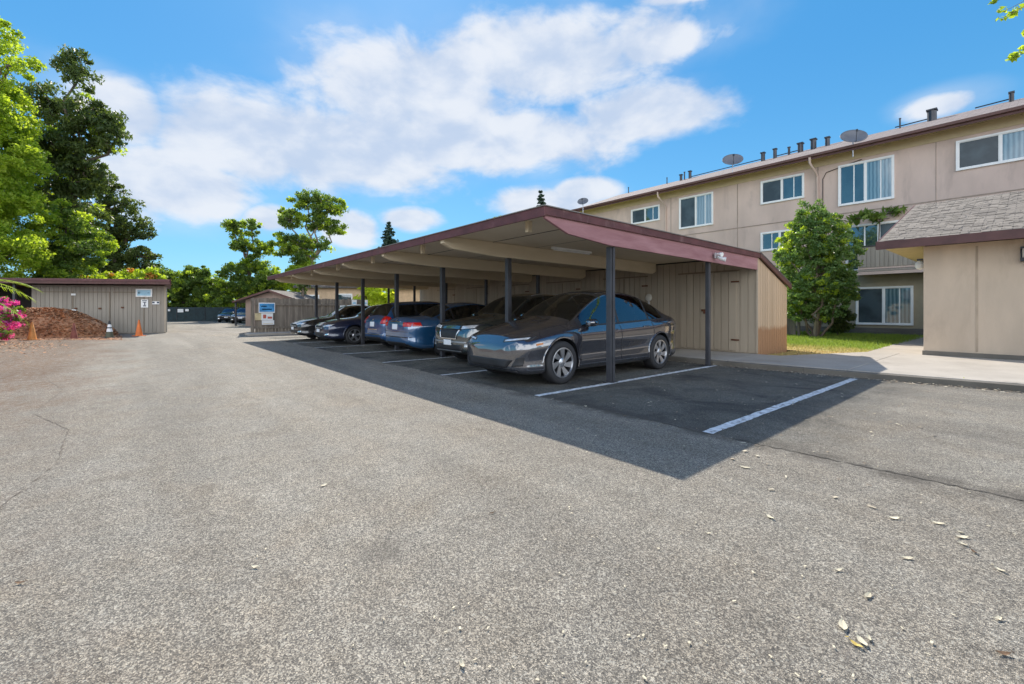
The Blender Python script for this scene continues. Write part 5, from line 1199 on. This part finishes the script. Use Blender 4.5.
tree('broadleaf_tree', at(383, 41), [((-1.2, 0, 2.2), (1.9, 1.6, 1.9)), ((1.2, 0, 2.0), (2.0, 1.6, 1.8))], 'glowing yellow green tree seen through the carport above the hatchback', L_yellow, trunk_r=.14, nclump=120, per=120, rc=.5, size=.16, seed=12)
def conifer(px, d, h, r, label, seed):
    base = at(px, d); t = thing('conifer_tree', label, 'tree', base); g = np.random.default_rng(seed); Vs = []
    mb = MB(); mb.tube([base, base+Vector((0, 0, h*.97))], [.3, .03], 8)
    z = h
    while z > h*.35:
        rr = r*(1-(z/h))*1.75*g.uniform(.75, 1.15)+.12; n = 7
        for q in range(n):
            a = g.uniform(0, 6.28); tip = base+Vector((math.cos(a)*rr, math.sin(a)*rr, z-rr*.28)); st_ = base+Vector((0, 0, z))
            m = int(26*rr+12)
            tt = g.random(m)**.7; P = np.array(st_)[None]+(np.array(tip-st_))[None]*tt[:, None]+g.normal(size=(m, 3))*.09*(1+rr*.4)*np.array([1, 1, .5])
            A = g.normal(size=(m, 3)); A[:, 2] -= .4; A /= np.linalg.norm(A, axis=1)[:, None]; Bv = np.cross(A, g.normal(size=(m, 3))); Bv /= np.linalg.norm(Bv, axis=1)[:, None]
            s = .11; Vs.append(np.stack([P-A*s*2, P+Bv*s, P+A*s*2, P-Bv*s], 1).reshape(-1, 3))
        z -= h*.028
    leaf_object('crown', np.concatenate(Vs), L_con, t); mb.build('trunk', bark, t, smooth=True)
conifer(389, 70, 15.0, 4.2, 'pointed dark conifer standing above the middle of the carport roof', 31)
conifer(541, 62, 17.8, 3.0, 'tip of a thin conifer just over the near corner of the carport roof', 32)
tree('garden_tree', at(503, 60), [((-1, 0, 13.2), (1.6, 1, .5)), ((1, 0, 12.6), (1.5, 1, .7))], 'treetop barely showing above the carport roof line', L_mid, cat='tree', trunk_r=.15, nclump=22, per=60, rc=.4, size=.15, seed=33)
# shrub by the apartments, trimmed tall with several stems
tree('leafy_shrub', at(817, 18.6), [((0, 0, 4.2), (1.25, 1.1, .8)), ((-.65, 0, 3.4), (.95, 1, 1.1)), ((.65, 0, 3.4), (.98, 1, 1.1)), ((.0, 0, 2.5), (1.45, 1.2, .9)), ((-.6, 0, 1.9), (.85, .9, .7)), ((.7, 0, 2.0), (.85, .9, .65)), ((-.75, .2, 1.35), (.6, .6, .6)), ((.3, .5, 1.3), (.8, .4, .6)), ((.1, -.35, 1.35), (.95, .5, .55)), ((-.4, 0, 5.3), (.32, .32, .6)), ((-.2, 0, 4.85), (.7, .6, .5)), ((.5, 0, 4.95), (.38, .35, .5)), ((-1.3, 0, 3.7), (.4, .5, .8)), ((.15, 0, 5.5), (.16, .2, .45)), ((-.75, 0, 5.1), (.2, .2, .5)), ((.85, 0, 4.9), (.2, .2, .45)), ((-.9, 0, 4.6), (.4, .4, .4)), ((1.1, 0, 4.3), (.4, .4, .4))],
     'dense green broad leaved shrub trimmed tall beside the apartment lawn', L_citrus, 'shrub', trunk_r=.08, nclump=820, per=62, rc=.18, size=.058, seed=14, shell=.72, nl=26, elong=1.7, extra=(L_bright, 150, 50, .17, .06, 1.6, .95, 25), bk=palebark)
base_ = at(816, 18.6); mb = MB(); random.seed(3)
for q in range(5):
    a = q*1.3; limb(mb, base_+Vector((math.cos(a)*.12, math.sin(a)*.12, 0)), base_+Vector((math.cos(a)*.75, math.sin(a)*.5, 1.7)), .055, .03, .06)
mb.build('stems', bark, bpy.data.objects['leafy_shrub'], smooth=True)
tree('low_shrub', at(838, 19.6), [((0, 0, .75), (.55, .5, .55))], 'small dark shrub at the foot of the tall leafy shrub', L_dark, 'shrub', trunk_r=.03, nclump=50, per=60, rc=.2, size=.07, seed=15)
tree('potted_plant', Vector((onfac(878, 26.3), 26.3, 4.2)), [((-.7, 0, 5.55), (.5, .3, .18)), ((.3, 0, 5.7), (.6, .3, .22)), ((1.2, 0, 5.6), (.6, .3, .18))], 'leafy plant rising over the balcony parapet', L_mid, 'plant', trunk_r=.03, nclump=20, per=16, rc=.3, size=.12, seed=16, elong=3.2, droop=.5, nl=20)
# magenta bush
tree('flowering_bush', at(-6, 17.0), [((0, 0, .8), (.95, .8, .8)), ((-.9, 0, 1.0), (.9, .8, .9)), ((.4, 0, 1.2), (.5, .5, .45)), ((0, 0, 1.4), (.5, .5, .3))], 'magenta flowering bush at the left edge of the driveway', L_pink, 'bush', trunk_r=.04, nclump=190, per=75, rc=.17, size=.05, seed=17, elong=1.3, extra=(L_mid, 70, 40, .22, .07, 1.8, .6, 26))
# palm fronds
pt = thing('palm_plant', 'fan of bright palm fronds reaching in above the magenta bush', 'palm', at(-60, 14))
pb = at(-62, 14); mb = MB(); Vs = MB()
mb.tube([pb, pb+Vector((0, 0, 1.9))], [.16, .13], 10); mb.build('trunk', bark, pt, smooth=True)
random.seed(5)
for k in range(15):
    a = random.uniform(-1.0, 1.0) if k < 9 else random.uniform(0, 6.28); d = RT*math.cos(a)+FW*math.sin(a); L = random.uniform(1.6, 2.2); up = random.uniform(.1, 1.1); prev = None; F_ = MB()
    pts = []
    for i in range(13):
        t = i/12; pts.append(pb+Vector((0, 0, 1.85))+d*L*t+Vector((0, 0, up*t*1.4-1.25*t*t)))
    F_.tube(pts, [.014]*12+[.004], 5)
    for i in range(2, 13):
        p = pts[i]; ax_ = (pts[i]-pts[i-1]).normalized(); sd_ = ax_.cross(Vector((0, 0, 1))).normalized()
        for s in (-1, 1):
            tip = p+sd_*s*.42*math.sin(math.pi*min(.93, i/13))+ax_*.28-Vector((0, 0, .1)); F_.poly([p, p+ax_*.03, tip]); F_.poly([p+ax_*.055, p+ax_*.085, tip+ax_*.06])
    F_.build('frond', L_bright, pt, fixn=False)
# branch reaching into the frame at the upper right, from a tree that stands beside the drive
bt = thing('overhanging_branch', 'leafy twigs hanging into the upper right corner of the sky', 'branch', (4.4, 7.2, 0))
mb = MB(); limb(mb, (6.4, 6.6, 0), (5.9, 6.8, 3.2), .14, .11, .02); limb(mb, (5.9, 6.8, 3.2), (4.6, 7.0, 5.0), .09, .03, .04)
tips = []
for px, py, d in ((992, 3, 8.6), (1003, 12, 8.6), (1016, 10, 8.7), (1003, 18, 8.5), (1014, 58, 8.4), (1021, 50, 8.5), (1024, 8, 8.8), (1030, 30, 8.6), (1040, 50, 8.5), (1040, 10, 8.6), (1060, 40, 8.6), (1050, 70, 8.6), (1070, 20, 8.6)):
    p = at(px, d); z = EYE+(HOR-py)/FPX*d; tips.append(((p.x, p.y, z), (.09, .09, .06)))
    limb(mb, (4.6, 7.0, 5.0), (p.x, p.y, z), .012, .004, .03)
V, C = leaves(tips, 26, 14, .1, .06, 1.7, .4, 41); leaf_object('leaves', V, L_bright, bt)
mb.build('bough', bark, bt, smooth=True)

# ------------------------------------------------------------------ far things
mesh_ = mat('dark green mesh screen', (.012, .03, .035), .7, var=.3)
def screen_fence(pxa, pxb, d0, d1, h, label):
    A = at(pxa, d0); B = at(pxb, d1); t = thing('mesh_fence', label, 'fence', A); D = (B-A); L = D.length; D.normalize(); th = math.atan2(D.y, D.x)
    mb = MB(); mb.box((A+B)/2+Vector((0, 0, h/2)), (L, .02, h-.05), th); mb.build('screen', mesh_, t)
    n = int(L/3)
    for i in range(n+1):
        q = MB(); q.tube([A+D*L*i/n+Vector((0, 0, 0)), A+D*L*i/n+Vector((0, 0, h+.05))], .04, 8); q.build('post', darkm, t)
    return A, D, L, th
A, D, L, th = screen_fence(120, 262, 48, 48, 1.55, 'long dark mesh screened fence closing the far lot')
for i, (px, w, h, z) in enumerate(((180.5, .62, .36, 1.15), (187, .36, .24, 1.2), (169, .24, .22, 1.2))):
    p = at(px, 47.9); q = MB(); q.box((p.x, p.y, z), (w, .03, h), th); tag(q.build('fence_placard', whitep), ['largest white placard on the far mesh fence', 'small white placard right of the largest one on the far fence', 'small white placard nearest the grey shed on the far fence'][i], 'sign', 'placards on the far fence')
for i, (px, d) in enumerate(((150, 50), (214, 50.5))):
    tree('hedge_shrub', at(px, 54+i), [((0, 0, 1.3), (3.5, 1.5, 1.3)), ((-4, 0, 1.2), (3, 1.5, 1.2)), ((4, 0, 1.3), (3, 1.5, 1.3))], ['dark hedge behind the mesh fence next to the shed', 'dark hedge behind the mesh fence left of the hut'][i], L_dark, 'hedge', trunk_r=.08, nclump=150, per=90, rc=.6, size=.2, seed=50+i)
# gabled hut
hc = at(272, 33.5); hut = thing('gabled_hut', 'small brown hut with a shallow gable roof behind the board fence', 'hut', hc)
def HP(u, v, z): p = hc+RT*u+FW*v; return Vector((p.x, p.y, z))
mb = MB(); mb.prism([HP(-2.0, 0, 0), HP(2.0, 0, 0), HP(2.0, 4, 0), HP(-2.0, 4, 0)], (0, 0, 2.0)); mb.prism([HP(-2.0, 0, 1.99), HP(2.0, 0, 1.99), HP(0, 0, 2.62)], FW*4); mb.build('wall', wood_mat('rosy brown boards', (.30, .22, .18), (.38, .28, .235)), hut)
mb = MB(); mb.prism([HP(-2.7, -.5, 1.86), HP(0, -.5, 2.74), HP(2.2, -.5, 1.98), HP(2.2, -.5, 1.9), HP(0, -.5, 2.64), HP(-2.7, -.5, 1.78)], FW*5); mb.build('roof', shingle_dark, hut)
mb = MB(); mb.prism([HP(-2.7, -.53, 1.76), HP(0, -.53, 2.62), HP(2.2, -.53, 1.88), HP(2.2, -.53, 2.0), HP(0, -.53, 2.76), HP(-2.7, -.53, 1.88)], FW*.025); mb.build('barge_board', redbrown, hut)
mb = MB(); mb.box(HP(-2.62, -.2, .93), (.1, .1, 1.8), YAW); mb.build('post', postm, hut)
# open lean-to canopy behind
# houses beyond the lot, seen under the carport roof
def house(px, d, w, dep, h, label, wallm, rot=0, wins=()):
    c0 = at(px, d); t = thing('neighbour_house', label, 'house', c0)
    def Q(u, v, z): 
        p = c0+RT*u+FW*v; return Vector((p.x, p.y, z))
    mb = MB(); mb.prism([Q(-w/2, 0, 0), Q(w/2, 0, 0), Q(w/2, dep, 0), Q(-w/2, dep, 0)], (0, 0, h)); mb.build('wall', wallm, t)
    mb = MB(); mb.prism([Q(-w/2-.4, -.5, h), Q(w/2+.4, -.5, h), Q(w/2+.4, dep/2, h+1.1), Q(-w/2-.4, dep/2, h+1.1)], (0, 0, .15)); mb.prism([Q(-w/2-.4, dep+.5, h), Q(w/2+.4, dep+.5, h), Q(w/2+.4, dep/2, h+1.1), Q(-w/2-.4, dep/2, h+1.1)], (0, 0, .15)); mb.build('roof', shingle_dark, t)
    for (u, z0, z1, ww) in wins:
        f = MB(); th = YAW
        f.box(Q(u, -.03, (z0+z1)/2), (ww, .06, z1-z0), th); fo = f.build('window', whitep, t)
        g = MB(); g.box(Q(u, -.07, (z0+z1)/2), (ww-.2, .03, z1-z0-.2), th); g.build('pane', darkpane, fo)
house(331, 40, 5.6, 6, 3.2, 'warm beige house seen under the carport roof beyond the board fence', mat('warm cream render', (.55, .40, .26), .9), wins=((-1.6, 1.4, 2.6, 1.1), (1.2, 1.3, 2.7, 1.5)))
house(425, 38, 5.2, 6, 3.0, 'tan walled outbuilding seen above the hatchback and blue sedan', mat('tan render', (.50, .35, .21), .9), wins=())
tree('slim_tree', at(303, 36), [((0, 0, 3.2), (.5, .5, .6))], 'thin brown trunked tree between the gabled hut and the beige house', L_dark, 'tree', trunk_r=.16, nclump=14, per=40, rc=.3, size=.12, seed=61)

wp = gp_(971, 386); wt = thing('kerb_weed', 'small yellow weed growing at the foot of the kerb', 'weed', wp)
V, C = leaves([((wp.x, wp.y, .07), (.10, .05, .05))], 6, 12, .05, .03, 2.5, .5, 77); leaf_object('leaves', V, L_yellow, wt)
# ------------------------------------------------------------------ fallen leaves and litter
leafl = mat('dry pale leaf', (.58, .52, .38), .8, var=.2); leafd = mat('brown dead leaf', (.13, .075, .04), .8, var=.3); leafy = mat('yellow dead leaf', (.55, .40, .10), .7, var=.2)
def gp(px, py):
    d = FPX*EYE/(py-HOR); return at(px, d)
def one_leaf(p, L, rot, m, label, group):
    mb = MB(); w = L*.40; n = 6; c, s = math.cos(rot), math.sin(rot)
    for i in range(n+1):
        t = i/n; x = (t-.5)*L; hw = w/2*math.sin(math.pi*min(1, t*1.02+.0))**.8; z = .004+.006*abs(t-.5)*2
        for q, zz in ((-hw, z+.002), (0, z), (hw, z+.003)): mb.v.append((p.x+c*x-s*q, p.y+s*x+c*q, zz))
    for i in range(n):
        for k in (0, 1): mb.face([3*i+k, 3*i+k+1, 3*i+k+4, 3*i+k+3])
    mb.tube([(p.x+c*L*.5, p.y+s*L*.5, .018), (p.x+c*L*.72, p.y+s*L*.72, .012)], .0015, 4)
    o = mb.build('fallen_leaf', m, fixn=False); tag(o, label, 'leaf', group); return o
for (px, py, L, m, lab) in [
    (843, 627, .09, leafl, 'large pale leaf, uppermost of the small cluster at the lower right'), (862, 643, .075, leafl, 'pale leaf, broadest in the middle of the cluster at the lower right'),
    (856, 646, .06, leafy, 'yellow curled leaf in the cluster of leaves at the lower right'), (869, 640, .045, leafl, 'small pale leaf, rightmost in the cluster at the lower right'),
    (962, 538, .085, leafl, 'long pale leaf, largest of the little group near the right edge'), (963, 545, .06, leafl, 'pale leaf just below the longest one near the right edge'),
    (974, 553, .05, leafd, 'brown leaf beside the pale group near the right edge'), (960, 533, .05, leafl, 'short pale leaf, topmost of the little group near the right edge'),
    (907, 559, .07, leafl, 'pale leaf alone left of the little group near the right edge'), (1000, 571, .06, leafl, 'pale leaf nearest the right edge below the little group'),
    (868, 597, .07, leafl, 'pale leaf alone above the cluster at the lower right'), (1003, 655, .06, leafd, 'brown leaf in the bottom right corner of the asphalt'),
    (894, 519, .08, leafl, 'pale leaf, left of two below the right end of the joint'), (938, 524, .08, leafl, 'pale leaf, right of two below the right end of the joint'),
    (462, 666, .05, leafl, 'pale leaf at the bottom middle of the driveway'), (708, 534, .04, leafl, 'tiny pale leaf on open asphalt below the shadow corner'),
    (324, 486, .07, leafl, 'pale leaf alone on the left middle of the driveway'), (255, 568, .05, leafl, 'pale leaf on the lower left of the driveway'),
    (838, 571, .05, leafl, 'small pale leaf high above the cluster at the lower right'), (998, 620, .05, leafl, 'pale leaf near the right edge above the brown one'),
    (770, 518, .08, leafl, 'pale leaf on open asphalt right of the shadow corner'), (745, 468, .10, leafl, 'largest pale leaf, just outside the edge of the roof shadow'),
    (492, 514, .04, leafd, 'tiny brown leaf in the middle of the driveway'), (20, 584, .05, leafd, 'brown leaf at the far left of the driveway')]:
    one_leaf(gp(px, py), L*.8, random.uniform(0, 3.1), m, lab, 'fallen leaves on the asphalt')
def litter(name, n, fn, s0, s1, m, label):
    mb = MB(); chips(mb, n, fn, s0, s1, .15); return tag(mb.build(name, m, fixn=False), label, kind='stuff')
lm2, t2, b2_ = new_mat('leaf litter'); g2_ = t2.add('ShaderNodeNewGeometry'); t2.l.new(t2.mix(t2.math('POWER', g2_.outputs['Random Per Island'], 1.4), (.16, .10, .06), (.62, .56, .42)), b2_.inputs['Base Color']); b2_.inputs['Roughness'].default_value = .85
def flitter(x0, x1, y0, y1):
    def f():
        x, y = random.uniform(x0, x1), random.uniform(y0, y1)
        return (x, y, .008+random.random()*.006)
    return f
random.seed(12)
litter('leaf_litter', 1500, flitter(-22, -.6, 3.2, 9.7), .012, .045, lm2, 'small leaf litter scattered on the shaded stalls')
litter('leaf_litter', 1500, lambda: (lambda x: (x, ky(max(x, -4))-abs(random.gauss(0, .16))-.02, .01+random.random()*.02))(random.uniform(-12, 3)), .012, .05, lm2, 'line of leaf litter gathered along the kerb')
litter('leaf_litter', 150, lambda: (lambda p: (p.x, p.y, .008))(gp(random.uniform(400, 1024), random.uniform(400, 684))), .006, .016, leafl, 'tiny pale leaf specks over the open asphalt')
litter('leaf_litter', 90, lambda: (lambda p: (p.x, p.y, .008))(gp(random.uniform(0, 600), random.uniform(345, 684))), .005, .014, leafl, 'sparse pale specks over the left of the driveway')
# dead leaf on the walkway edge
